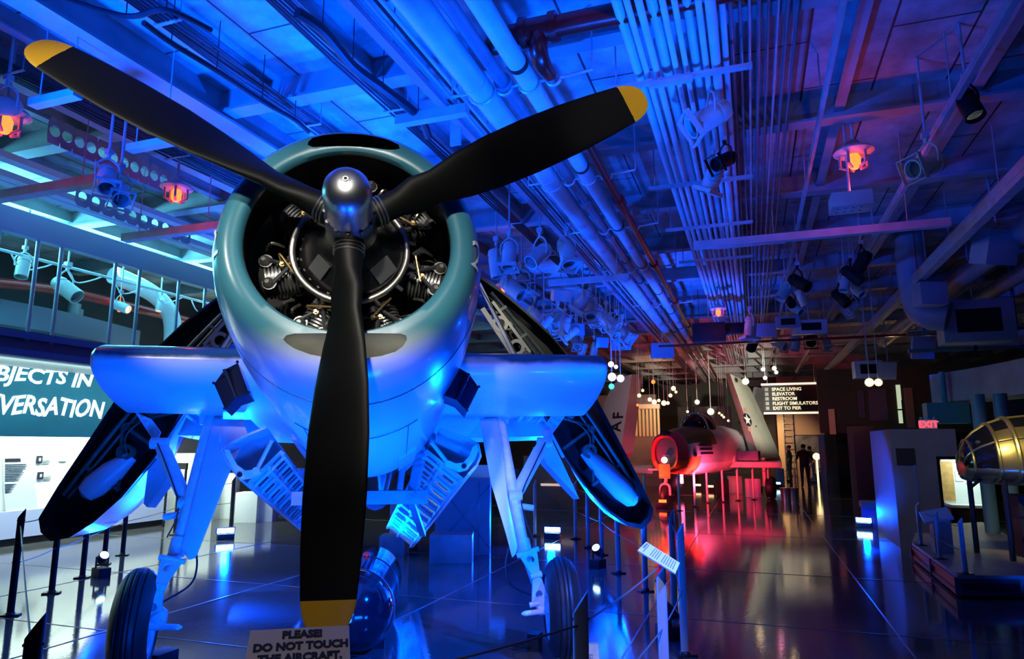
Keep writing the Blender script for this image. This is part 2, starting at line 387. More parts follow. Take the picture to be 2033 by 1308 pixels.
    def obj(s, name, mats, parent=None, origin=None, smooth=38, bevel=0):
        if not isinstance(mats, (list, tuple)): mats = [mats]
        og = Vector(origin) if origin is not None else Vector((0, 0, 0))
        me = bpy.data.meshes.new(name)
        me.from_pydata([tuple(Vector(v) - og) for v in s.v], [], s.f)
        for m in mats: me.materials.append(m)
        if len(mats) > 1: me.polygons.foreach_set('material_index', s.m)
        me.validate()
        bm = bmesh.new(); bm.from_mesh(me)
        bmesh.ops.recalc_face_normals(bm, faces=bm.faces)
        if bevel:
            es = [e for e in bm.edges if len(e.link_faces) == 2 and e.calc_face_angle(0) > 0.6]
            bmesh.ops.bevel(bm, geom=es, offset=bevel, segments=2, profile=0.6, affect='EDGES')
        ang = radians(smooth)
        for f in bm.faces: f.smooth = True
        for e in bm.edges:
            if len(e.link_faces) != 2 or e.calc_face_angle(0) > ang: e.smooth = False
        bm.to_mesh(me); bm.free()
        o = bpy.data.objects.new(name, me); COL.objects.link(o)
        if parent is not None: o.parent = parent
        o.location = og
        return o

def catmull(P, n, closed=False):
    out = []; k = len(P)
    for i in range(k if closed else k - 1):
        if closed: a, b, c, d = P[i - 1], P[i], P[(i + 1) % k], P[(i + 2) % k]
        else: a, b, c, d = P[max(i - 1, 0)], P[i], P[i + 1], P[min(i + 2, k - 1)]
        for j in range(n):
            t = j / n
            out.append(0.5 * ((2 * b) + (c - a) * t + (2 * a - 5 * b + 4 * c - d) * t * t + (3 * b - a - 3 * c + d) * t ** 3))
    if not closed: out.append(P[-1])
    return out

def tag(o, label, cat=None, group=None, kind=None):
    if label: o['label'] = label
    if cat: o['category'] = cat
    if group: o['group'] = group
    if kind: o['kind'] = kind
    return o
def empty(name, loc, label, cat, rz=0, group=None):
    o = bpy.data.objects.new(name, None); COL.objects.link(o)
    o.location = loc; o.rotation_euler = (0, 0, rz); o.empty_display_size = 0.1
    return tag(o, label, cat, group)
def struct(mb, name, mats, origin=None, smooth=38):
    o = mb.obj(name, mats, None, origin, smooth); o['kind'] = 'structure'; return o
def dup(o, parent=None):
    c = o.copy(); COL.objects.link(c)
    if parent is not None: c.parent = parent
    for ch in list(o.children): dup(ch, c)
    return c
def text_geo(txt, size, extrude=0.0, align='CENTER', bold=0.0, shear=0.0, space=1.0):
    cu = bpy.data.curves.new('lettering', 'FONT'); cu.body = txt; cu.size = size; cu.extrude = extrude; cu.align_x = align; cu.offset = bold; cu.shear = shear
    cu.space_character = space; cu.resolution_u = 3
    o = bpy.data.objects.new('lettering', cu); COL.objects.link(o)
    bpy.context.view_layer.update()
    dg = bpy.context.evaluated_depsgraph_get()
    me = bpy.data.meshes.new_from_object(o.evaluated_get(dg))
    vs = [Vector(v.co) for v in me.vertices]; fs = [tuple(p.vertices) for p in me.polygons]
    bpy.data.objects.remove(o); bpy.data.curves.remove(cu); bpy.data.meshes.remove(me)
    return vs, fs
def text_on(mb, txt, size, org, ux, uy, extrude=0.002, mi=0, **k):
    vs, fs = text_geo(txt, size, extrude, **k)
    ux = Vector(ux).normalized(); uy = Vector(uy).normalized(); un = ux.cross(uy)
    mb.add([Vector(org) + ux * v.x + uy * v.y + un * v.z for v in vs], fs, mi)
def boolean(o, cutter, op='DIFFERENCE'):
    md = o.modifiers.new('cut', 'BOOLEAN'); md.operation = op; md.object = cutter; md.solver = 'EXACT'
    bpy.context.view_layer.update()
    dg = bpy.context.evaluated_depsgraph_get()
    me = bpy.data.meshes.new_from_object(o.evaluated_get(dg))
    o.modifiers.clear(); old = o.data; o.data = me; bpy.data.meshes.remove(old)
    cm = cutter.data; bpy.data.objects.remove(cutter); bpy.data.meshes.remove(cm)
    return o
def resmooth(o, deg=35):
    bm = bmesh.new(); bm.from_mesh(o.data)
    for f in bm.faces: f.smooth = True
    for e in bm.edges: e.smooth = not (len(e.link_faces) != 2 or e.calc_face_angle(0) > radians(deg))
    bm.to_mesh(o.data); bm.free()
# ================================================================== THE AIRPLANE
plane = empty('airplane', PLANE_LOC, 'large propeller airplane with folded wings and yellow-tipped black propeller blades', 'airplane', PYAW)
aftv = (A(0, 1, 0) - A(0, 0, 0)); upv = (A(0, 0, 1) - A(0, 0, 0)); latv = Vector((1, 0, 0))
def ring_pt(a, w, t, b, s, cx=0.0, e=2.0):
    c, q = cos(a), sin(a)
    x = (abs(c) ** (2 / e)) * (1 if c >= 0 else -1) * w
    y = (abs(q) ** (2 / e)) * (t if q >= 0 else -t) if q >= 0 else -(abs(q) ** (2 / e)) * abs(b)
    return A(x + cx, s, y)
NA = 96
def body_rings(st, cx=-0.02):
    return [[ring_pt(2 * pi * j / NA, w, t, b, s, cx) for j in range(NA)] for s, w, t, b in st]
# cowling, a closed shell: inner wall, rounded lip, outer skin
inner = [(1.25, .63, .573, .533), (.9, .62, .573, .533), (.5, .585, .574, .534), (.34, .565, .575, .535), (.26, .557, .574, .535), (.215, .556, .570, .532), (.185, .567, .578, .537)]
outer = [(.172, .585, .598, .548), (.17, .625, .645, .60), (.18, .66, .692, .66), (.205, .688, .724, .70), (.25, .712, .757, .735), (.33, .735, .79, .768), (.46, .757, .822, .80), (.65, .77, .846, .83), (.95, .778, .862, .85), (1.25, .778, .866, .86)]
def skin_at(s):
    P = [(a, b, t, d) for a, b, t, d in outer[1:]]
    for p, q in zip(P, P[1:]):
        if p[0] <= s <= q[0]:
            f = (s - p[0]) / (q[0] - p[0]); return tuple(p[k] + (q[k] - p[k]) * f for k in (1, 2, 3))
    return P[-1][1:]
def uv_at(px, py, s=.2):      # sight line against the plane of constant thrust-line station
    o = PMI @ Vector((0, 0, CAMZ)); p = PMI @ at(px, py, dist=5.0); d = p - o
    n = aftv; t = (A(0, s, 0) - o).dot(n) / d.dot(n); q = o + d * t
    return (q.x, (q - A(0, s, 0)).dot(upv))
mb = MB(); mb.rings(body_rings(inner + outer), False, 0, closed=True)
cowl = mb.obj('cowling', [M_plane, M_duct], plane)
def kidney(r0, r1, a0, a1, cx, cy):
    P = []; rm = (r0 + r1) / 2; hw = (r1 - r0) / 2
    for i in range(25):
        a = a0 + (a1 - a0) * i / 24; P.append((cx + r1 * cos(a), cy + r1 * sin(a)))
    for i in range(1, 12):
        t = pi * i / 12; c = (cx + rm * cos(a1), cy + rm * sin(a1))
        P.append((c[0] + hw * cos(a1 + t), c[1] + hw * sin(a1 + t)))
    for i in range(25):
        a = a1 + (a0 - a1) * i / 24; P.append((cx + r0 * cos(a), cy + r0 * sin(a)))
    for i in range(1, 12):
        t = pi + pi * i / 12; c = (cx + rm * cos(a0), cy + rm * sin(a0))
        P.append((c[0] + hw * cos(a0 + t), c[1] + hw * sin(a0 + t)))
    return P
def cut(o, poly, s0, s1, mats):
    k = MB(); k.prism([A(x, s0, y) for x, y in poly], A(0, s1, 0) - A(0, s0, 0), 1)
    c = k.obj('cutter', mats, plane); bpy.context.view_layer.update()
    return boolean(o, c)
# upper air scoop and lower oil cooler scoop in the lip
TOPS = [(612, 294), (613, 287), (622, 277), (640, 272), (665, 269), (690, 268.5), (720, 270), (750, 274), (775, 281), (791, 291), (794, 300), (785, 303), (770, 303), (740, 299), (715, 297), (690, 296), (665, 296), (640, 297), (622, 298)]
cut(cowl, [uv_at(*p) for p in TOPS], .0, .95, [M_plane, M_blackmatt])
cowl.data.materials[1] = M_duct
BOTS = [(563, 676), (570, 669), (585, 666), (610, 665.5), (650, 665), (690, 665), (730, 665), (770, 665.5), (795, 666), (806, 669), (808, 676), (800, 688), (785, 698), (760, 706), (730, 711), (690, 713), (650, 711), (615, 704), (585, 693), (570, 683)]
cut(cowl, [uv_at(*p) for p in BOTS], .0, .8, [M_plane, M_duct])
# the top scoop is black inside
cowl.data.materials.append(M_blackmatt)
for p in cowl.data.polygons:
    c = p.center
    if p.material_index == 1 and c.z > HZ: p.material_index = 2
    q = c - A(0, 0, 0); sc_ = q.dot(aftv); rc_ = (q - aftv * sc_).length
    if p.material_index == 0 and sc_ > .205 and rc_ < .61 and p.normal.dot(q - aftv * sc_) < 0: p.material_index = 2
resmooth(cowl, 40)
# panel seam bands round the cowling
mb = MB()
for s in (.60,):
    for j in range(NA):
        a0, a1 = 2 * pi * j / NA, 2 * pi * (j + 1) / NA
        k0, k1 = skin_at(s), skin_at(s + .008); q = [ring_pt(a0, *k0, s, -.02), ring_pt(a1, *k0, s, -.02), ring_pt(a1, *k1, s + .008, -.02), ring_pt(a0, *k1, s + .008, -.02)]
        mb.add(q + [v + (v - A(0, s, 0)).normalized() * .0022 for v in q], [(4, 5, 6, 7), (0, 1, 5, 4), (3, 7, 6, 2)])
mb.obj('panel_seam', M_navy, cowl)
# white figure 2 on each side of the cowling
def figure_two(side):
    vs, fs = text_geo('2', 0.30, 0)
    bm = bmesh.new(); V = [bm.verts.new(v) for v in vs]
    for f in fs:
        try: bm.faces.new([V[i] for i in f])
        except ValueError: pass
    bmesh.ops.triangulate(bm, faces=bm.faces)
    bmesh.ops.subdivide_edges(bm, edges=bm.edges, cuts=2, use_grid_fill=True)
    bm.verts.ensure_lookup_table(); bm.verts.index_update()
    P = []
    for v in bm.verts:
        s = 0.238 + v.co.x * side * .75
        ang = (v.co.y * .85 - .125) / .75
        if side < 0: ang = pi - ang
        w, t, b = skin_at(s)
        P.append(ring_pt(ang, w + .006, t + .006, b + .006, s - .003, -.02))
    F_ = [tuple(v.index for v in f.verts) for f in bm.faces]
    bm.free()
    m = MB(); m.add(P, F_)
    o = m.obj('figure_two', mat('white_marking', (.8, .8, .8), .4), cowl, smooth=80)
    o['label'] = 'white painted figure 2'
figure_two(1); figure_two(-1)

# fuselage behind the cowling
st = [(1.22, .762, .85, .845), (1.5, .766, .858, .855), (2.0, .75, .88, .868), (2.5, .735, .90, .872), (2.86, .715, .93, .868)]
mb = MB(); mb.rings(body_rings(st), True, 0)
R2 = []
for s, w, t, b in ((2.86, .71, .95, .62), (3.6, .70, 1.35, .58), (5.0, .66, 1.45, .5), (6.5, .55, 1.3, .30), (8.0, .38, .7, .12), (9.6, .18, .45, .0), (10.6, .05, .3, -.1)):
    R2.append([ring_pt(2 * pi * j / 48, w, t, b, s, -.02) for j in range(48)])
mb.rings(R2, True, 0)
fus = mb.obj('fuselage', [M_plane, M_duct], plane)
# seam and access panel outlines on the belly
mb = MB()
def skin(s, x):
    w, b = (.766, .855) if s < 1.6 else (.74, .87)
    return A(x, s, -b * sqrt(max(0, 1 - ((x + .02) / w) ** 2)) - .002)
def seam(pts, w=.006):
    mb.tube([skin(s, x) for s, x in pts], w / 2, 5)
seam([(1.35, -.4 + .8 * i / 20) for i in range(21)])
seam([(1.35 + i * .18, -.34) for i in range(8)]); seam([(1.35 + i * .18, .34) for i in range(8)])
mb.obj('belly_seam', M_navy, fus)
# lower step plate by the bay, right of centre
mb = MB()
mb.prism([skin(2.35, .28), skin(2.35, .42), skin(2.84, .42), skin(2.84, .28)], A(0, 0, -.02) - A(0, 0, 0))
mb.obj('belly_plate', M_wgrey, fus)
# exhaust shrouds: dark bent plates sticking out low on each side
for sd in (-1, 1):
    mb = MB()
    c0 = [(.70, 1.15, -.36), (.66, 1.35, -.60)]
    P = [(.66, 1.25, -.30), (.60, 1.25, -.55), (.74, 1.62, -.68), (.84, 1.62, -.36)]
    base = [A(sd * (x + .02) - .02, s, u) for x, s, u in P]
    front = [A(sd * .74 - .065, 1.38, -.33), A(sd * .90 - .065, 1.48, -.45), A(sd * .815 - .065, 1.50, -.62), A(sd * .655 - .065, 1.42, -.53)]
    off = A(0, .2, .0) - A(0, 0, 0)
    m = [(front[0] + front[1]) / 2, (front[3] + front[2]) / 2]
    bump = Vector((0, -.05, .02))
    mb.prism([front[0], m[0] + bump, front[1], front[2], m[1] + bump, front[3]], off)
    mb.tube([m[0] + bump * 1.1, m[1] + bump * 1.1], .012, 8)
    for q in front: mb.ball(q + bump * .3, .011, 8)
    mb.obj('exhaust_shroud', mat('sooty_navy_metal', (.012, .018, .045), .25, .4, coat=.3), plane)

# engine
eng = MB()
eng.lathe(A(0, 1.0, 0), -aftv, [(0, .58), (.03, .58), (.03, .45), (.15, .43)], 40)
eng = eng.obj('engine_bulkhead', M_blackmatt, plane)
mb = MB()
mb.lathe(A(0, .85, 0), -aftv, [(0, .32), (.32, .32), (.46, .31), (.52, .295), (.57, .26), (.64, .20), (.70, .15), (.76, .135)], 48)
for j in range(28):
    a = 2 * pi * j / 28; c = A(.288 * cos(a), .345, .288 * sin(a)); mb.cyl(c, c - aftv * .025, .010, 6)
for a, w in ((radians(-42), .13), (radians(222), .10)):
    c = A(.225 * cos(a), .232, .225 * sin(a)); r = (A(cos(a), 0, sin(a)) - A(0, 0, 0)); n = (r * .68 - aftv * .73).normalized(); tg = n.cross(r).normalized(); rr = tg.cross(n)
    mb.prism([c + tg * w * .5 + rr * .05, c - tg * w * .5 + rr * .05, c - tg * w * .5 - rr * .05, c + tg * w * .5 - rr * .05], n * .012, 1)
ck = mb.obj('crankcase', [mat('black_crankcase', (.012, .012, .014), .35, .5, vary=.2, scale=12), mat('data_plate', (.16, .16, .17), .4, .6)], plane)
mb = MB()
mb.tube([A(.316 * cos(2 * pi * j / 48) - .02, .31, .316 * sin(2 * pi * j / 48)) for j in range(48)], .019, 10, closed=True)
for j in range(14):
    a = 2 * pi * (j + .5) / 14; p = A(.316 * cos(a) - .02, .31, .316 * sin(a)); mb.cyl(p, A(.35 * cos(a), .34, .35 * sin(a)), .012, 8)
mb.obj('ignition_ring', M_steel, plane)['label'] = 'dull steel ignition ring round the crankcase'
for k in range(7):
    a = pi / 2 + 2 * pi * k / 7
    rv = (A(cos(a), 0, sin(a)) - A(0, 0, 0)); tv = aftv.cross(rv)
    c0 = A(0, .52, 0)
    mb = MB()
    prof = [(.32, .085)]
    for i in range(9):
        t = .335 + i * .02; prof += [(t, .085), (t, .108), (t + .010, .108), (t + .010, .085)]
    prof += [(.515, .10), (.53, .085), (.545, .05)]
    mb.lathe(c0, rv, prof, 20)
    for sg in (-1, 1):       # rocker boxes with ribbed covers
        p = c0 + rv * .485 + tv * sg * .07 - aftv * .06
        mb.lathe(p, (rv * .1 - aftv), [(0, .036), (.05, .036), (.075, .028), (.09, .012)], 12)
        for q in range(3): mb.cyl(p - aftv * (.01 + q * .02), p - aftv * (.016 + q * .02), .040, 12)
    cy = mb.obj('cylinder', M_engine, plane)
    mb = MB()
    for sg in (-1, 1):
        mb.tube([A(.31 * cos(a + sg * .12), .37, .31 * sin(a + sg * .12)), c0 + rv * .47 + tv * sg * .075 - aftv * .12], .012, 8)
        mb.cyl(A(.335 * cos(a + sg * .12), .37, .335 * sin(a + sg * .12)), A(.365 * cos(a + sg * .12), .375, .365 * sin(a + sg * .12)), .019, 8)
    mb.obj('pushrod_tube', mat('pushrod_steel', (.12, .12, .13), .3, .8), cy)
    mb = MB()
    p = c0 + rv * .40 - aftv * .115 + tv * .02
    mb.cyl(p, p - aftv * .03, .015, 8); mb.cyl(p - aftv * .03, p - aftv * .045, .009, 8)
    mb.tube([p - aftv * .03, p + tv * .05 - aftv * .06, A(.345 * cos(a + .22), .34, .345 * sin(a + .22))], .006, 6, smooth=5)
    mb.obj('spark_plug', M_brass, cy)['label'] = 'brass spark plug with its lead'
# fine plumbing between the cylinders
rnd = random.Random(3); M_pw = mat('pipework_metal', (.30, .27, .22), .35, .9, vary=.3, scale=12)
for k in range(27):
    a = rnd.uniform(0, 2 * pi); r0 = rnd.uniform(.36, .42); r1 = rnd.uniform(.46, .56); da = rnd.uniform(-.25, .25); s = rnd.uniform(.42, .58); mb = MB()
    if k == 26: mb.tube([A(.05, .42, -.36), A(.12, .40, -.37), A(.15, .42, -.42), A(.15, .46, -.5)], .017, 8, smooth=6)
    else: mb.tube([A(r0 * cos(a), s, r0 * sin(a)), A((r0 + .06) * cos(a + da * .6), s - .05, (r0 + .06) * sin(a + da * .6)), A(r1 * cos(a + da), s + .03, r1 * sin(a + da))], rnd.choice((.004, .006, .009)), 6, smooth=5)
    mb.obj('engine_pipe', M_pw, plane)

# propeller: hub, dome, three blades
prop = MB()
prop.lathe(A(0, .16, 0), -aftv, [(0, .12), (.06, .135), (.10, .13), (.24, .13), (.28, .115), (.34, .112)], 36)
for k in range(12):
    a = 2 * pi * k / 12; p = A(.122 * cos(a), -.08, .122 * sin(a)); prop.cyl(p, p - aftv * .035, .011, 6)
prop = prop.obj('propeller', M_engine, plane)
mb = MB()
mb.lathe(A(0, -.06, 0), -aftv, [(0, .122), (.03, .126), (.035, .119), (.20, .119), (.245, .117), (.285, .108), (.315, .09), (.335, .066), (.345, .035), (.348, .0)], 48)
mb.obj('dome', M_dome, prop)['label'] = 'polished aluminium spinner dome'
mb = MB()
q = A(.0, -.405, 0)
mb.lathe(q, -aftv, [(-.01, .022), (.004, .022), (.006, .014), (.012, .014)], 16); mb.cyl(q - aftv * .012, q - aftv * .0135, .008, 12, 1)
for sg in (-1, 1): mb.cyl(A(sg * .022, -.403, 0), A(sg * .033, -.403, 0), .004, 6)
mb.obj('dome_nut', [M_steel, M_blackmatt], prop)
SEC = [(.10, .078, .078, 50, 1), (.20, .074, .072, 50, 1), (.28, .078, .066, 48, .9), (.38, .130, .060, 44, .6), (.50, .190, .054, 40, .2), (.68, .255, .044, 34, 0), (.88, .295, .036, 28, 0),
       (1.12, .312, .028, 22, 0), (1.40, .305, .023, 18, 0), (1.62, .282, .019, 15, 0), (1.80, .252, .016, 13, 0), (1.829, .246, .016, 13, 0), (1.831, .2455, .016, 13, 0), (1.88, .226, .014, 12.5, 0), (1.92, .196, .012, 12, 0), (1.95, .158, .010, 12, 0), (1.97, .112, .008, 12, 0), (1.98, .06, .005, 12, 0)]
def blade(ang):
    r = A(cos(ang), 0, sin(ang)) - A(0, 0, 0); t = A(-sin(ang), 0, cos(ang)) - A(0, 0, 0); f = -aftv
    mb = MB(); R = []; n = 28
    for rad, ch, th, be, rd in SEC:
        b = radians(be); cd = t * cos(b) + f * sin(b); nd = f * cos(b) - t * sin(b)
        q = []
        for j in range(n):
            a = 2 * pi * j / n; x = cos(a); y = sin(a)
            if rd >= 1: px, py = x * ch, y * ch
            else:
                c2 = ch * .5 if rd <= .3 else ch * (.5 + .5 * rd)
                px = x * c2 + (0 if rd > 0 else -.0)
                py = y * th * (.5 + .5 * rd) * (1.15 + .35 * x if rd < .3 else 1.0)
            q.append(A(0, 0, 0) + r * rad + cd * px + nd * py)
        R.append(q)
    mb.rings(R, True)
    k = sum(1 for s in SEC if s[0] <= 1.83)
    for i in range(len(mb.f)):
        c = sum((Vector(mb.v[j]) for j in mb.f[i]), Vector()) / len(mb.f[i])
        if (c - A(0, 0, 0)).dot(r) > 1.83: mb.m[i] = 1
    # clamp cuff with wire rings at the root
    for s in (.135, .155, .175): mb.lathe(A(0, 0, 0) + r * s, r, [(0, .079), (.005, .082), (.010, .079)], 24, 2)
    return mb.obj('blade', [M_black, M_yellow, M_steel], prop, smooth=50)
blade(radians(30)); blade(radians(150)); blade(radians(270))

# wings -----------------------------------------------------------
def airfoil(n=26, th=.15):
    up, lo = [], []
    for i in range(n + 1):
        x = (1 - cos(pi * i / n)) / 2
        y = 5 * th * (.2969 * sqrt(x) - .126 * x - .3516 * x * x + .2843 * x ** 3 - .1036 * x ** 4)
        up.append((x, y * 1.05)); lo.append((x, -y * .95))
    return up[::-1] + lo[1:-1]
AF = airfoil()
for sd in (-1, 1):
    mb = MB(); R = []
    for lat, s0, ch, u0 in ((.45, 2.19, 3.3, -.04), (1.2, 2.19, 3.22, -.035), (2.04, 2.19, 3.1, -.03), (2.07, 2.22, 3.04, -.03)):
        cx = -.02
        R.append([A(sd * lat + cx, s0 + x * ch, u0 + y * ch) for x, y in AF])
    mb.rings(R, True)
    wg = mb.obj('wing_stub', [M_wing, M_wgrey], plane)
    k = MB()
    well = [(1.06, 3.28), (1.34, 3.28), (1.42, 3.1), (2.2, 3.1), (2.2, 4.5), (1.06, 4.5)]
    k.prism([A(sd * x - .02, s, -.6) for x, s in well], A(0, 0, .62) - A(0, 0, 0), 1)
    bpy.context.view_layer.update()
    boolean(wg, k.obj('cutter', [M_wing, M_wgrey], plane)); resmooth(wg, 35)
    mb = MB()
    for q in range(5):   # tubes and ribs showing in the wheel well
        x = 1.5 + q * .12
        mb.tube([A(sd * x - .02, 3.15, -.04 - .02 * (q % 2)), A(sd * x - .02, 4.4, -.02)], .012 + .006 * (q % 2), 6)
    mb.bar(A(sd * 1.1 - .02, 3.8, .0), A(sd * 2.0 - .02, 3.8, .0), .04, .06)
    mb.obj('well_tubing', M_gear, wg)
    # folded outer panel, leading edge down, root rib facing forward
    face = [(2.75, .90), (2.84, .98), (2.87, 1.10), (2.74, 1.38), (2.55, 1.74), (2.32, 2.18), (2.06, 2.60), (1.80, 2.90), (1.52, 3.15), (1.26, 3.36), (1.02, 3.52),
            (1.00, 3.46), (1.22, 3.10), (1.50, 2.55), (1.72, 2.05), (1.95, 1.62), (2.20, 1.27), (2.42, 1.05), (2.60, .93)]
    cxy = (2.2, 1.95)
    def sec(k, back, dx, dz): return [Vector((sd * (cxy[0] + (x - cxy[0]) * k + dx), back, cxy[1] + (z - cxy[1]) * k + dz)) for x, z in face]
    b0 = 3.35
    mb = MB()
    nF = len(face)
    S = [sec(1, b0, 0, 0), sec(.94, b0 + 1.0, .29, -.15), sec(.82, b0 + 2.6, .75, -.40), sec(.64, b0 + 4.2, 1.22, -.62), sec(.35, b0 + 4.7, 1.36, -.70)]
    inn = sec(.955, b0, 0, 0); inb = sec(.955, b0 + .16, 0, 0)
    mb.rings([inb, inn] + S, True, 0)
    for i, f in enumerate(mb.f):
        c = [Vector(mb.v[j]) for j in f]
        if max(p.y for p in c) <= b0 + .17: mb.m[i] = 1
        else:
            cc = sum(c, Vector()) / len(c)      # outer skin: sea blue on the outboard face, grey on the inboard face
            x = abs(cc.x); z = cc.z
            mb.m[i] = 0 if (x - cxy[0]) * .82 + (z - cxy[1]) * .55 > -.02 else 2
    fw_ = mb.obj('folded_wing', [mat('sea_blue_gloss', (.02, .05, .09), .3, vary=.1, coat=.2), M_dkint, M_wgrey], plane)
    # rib details in the open root
    mb = MB(); yb = b0 + .05
    def pt(t, w, dy=0.0):   # t along the chord from the nose, w across (outboard +)
        n0 = Vector((2.80, 0, 1.0)); d = Vector((-1.72, 0, 2.42)); L = d.length; d.normalize(); nrm = Vector((.82, 0, .57))
        p = n0 + d * (t * L) + nrm * w
        return Vector((sd * p.x, yb + dy, p.z))
    for t in (.20, .36, .50, .63, .76, .88):
        mb.bar(pt(t, -.30 + .25 * abs(t - .35)), pt(t, .12 - .05 * t), .03, .04, up=(0, 1, 0))
    for t0, t1, w0, w1 in ((.2, .36, -.25, .1), (.36, .5, .1, -.25), (.5, .63, -.25, .1), (.63, .76, .08, -.2)):
        mb.bar(pt(t0, w0), pt(t1, w1), .022, .03, up=(0, 1, 0))
    mb.tube([pt(.1, .10), pt(.4, .13), pt(.7, .10), pt(.95, .03)], .02, 8, smooth=4)
    mb.tube([pt(.1, .05), pt(.45, .06), pt(.8, .03)], .014, 8, smooth=4)
    for t, w, r in ((.30, -.08, .075), (.56, -.06, .09), (.70, -.05, .06), (.82, -.03, .05)):
        c = pt(t, w, .06); mb.lathe(c, (0, -1, 0), [(0, r), (.09, r), (.09, r * .62), (.02, r * .6)], 20)
    for t, w in ((.43, -.02), (.62, .0)):
        c = pt(t, w); c2 = pt(t + .09, w - .05); mb.tube([c, (c + c2) / 2 + Vector((0, -.03, 0)), c2], [.05, .06, .03], 12)
    mb.tube([pt(.45, -.12, -.03), pt(.40, -.02, -.05), pt(.34, .0, -.04), pt(.30, -.1, -.02)], .008, 6, smooth=5)
    mb.obj('root_rib', M_interior, fw_)
    mb = MB()   # perforated hinge arm on the spar
    for t in (.74, .84):
        c = pt(t, -.09, -.02); mb.lathe(c, (0, -1, 0), [(0, .05), (0, .085), (.02, .085), (.02, .05), (0, .05)], 20, cap=False)
    mb.bar(pt(.68, -.17, -.02), pt(.92, -.15, -.02), .05, .03, up=(0, 1, 0)); mb.bar(pt(.70, .0, -.02), pt(.92, -.02, -.02), .03, .03, up=(0, 1, 0))
    mb.obj('hinge_fitting', mat('fitting_grey', (.35, .34, .30), .4, .5), fw_)
    # streamlined bulge (leg fairing) low on the inboard face
    mb = MB()
    q0, q1 = (atp(163, 985, b0 + .02), atp(262, 905, b0 + .10)) if sd < 0 else (atp(1262, 1000, b0 + .02), atp(1160, 895, b0 + .10))
    mb.tube([q0, q0.lerp(q1, .06), q0.lerp(q1, .25), q0.lerp(q1, .6), q1], [.03, .085, .115, .11, .06], 20)
    mb.obj('leg_fairing', M_wgrey, fw_)
    mb = MB(); mb.bar(Vector((sd * 1.06, b0 + .02, 3.40)), Vector((sd * 1.94, b0 + .02, 1.62)), .035, .03, up=(0, 1, 0))
    mb.obj('spar_cap', M_wgrey, fw_)
    # flap hanging edge-on below the wing stub
    mb = MB()
    P = [atp(300, 876, 3.6), atp(342, 932, 3.6), atp(320, 968, 3.6), atp(292, 1007, 3.6), atp(285, 1000, 3.6)] if sd < 0 else [atp(1095, 872, 3.6), atp(1068, 885, 3.6), atp(1085, 920, 3.6), atp(1120, 958, 3.6), atp(1150, 990, 3.6)]
    mb.prism(P, Vector((-.02 * sd, .18, -.02)))
    mb.obj('hanging_flap', M_wgrey, plane)

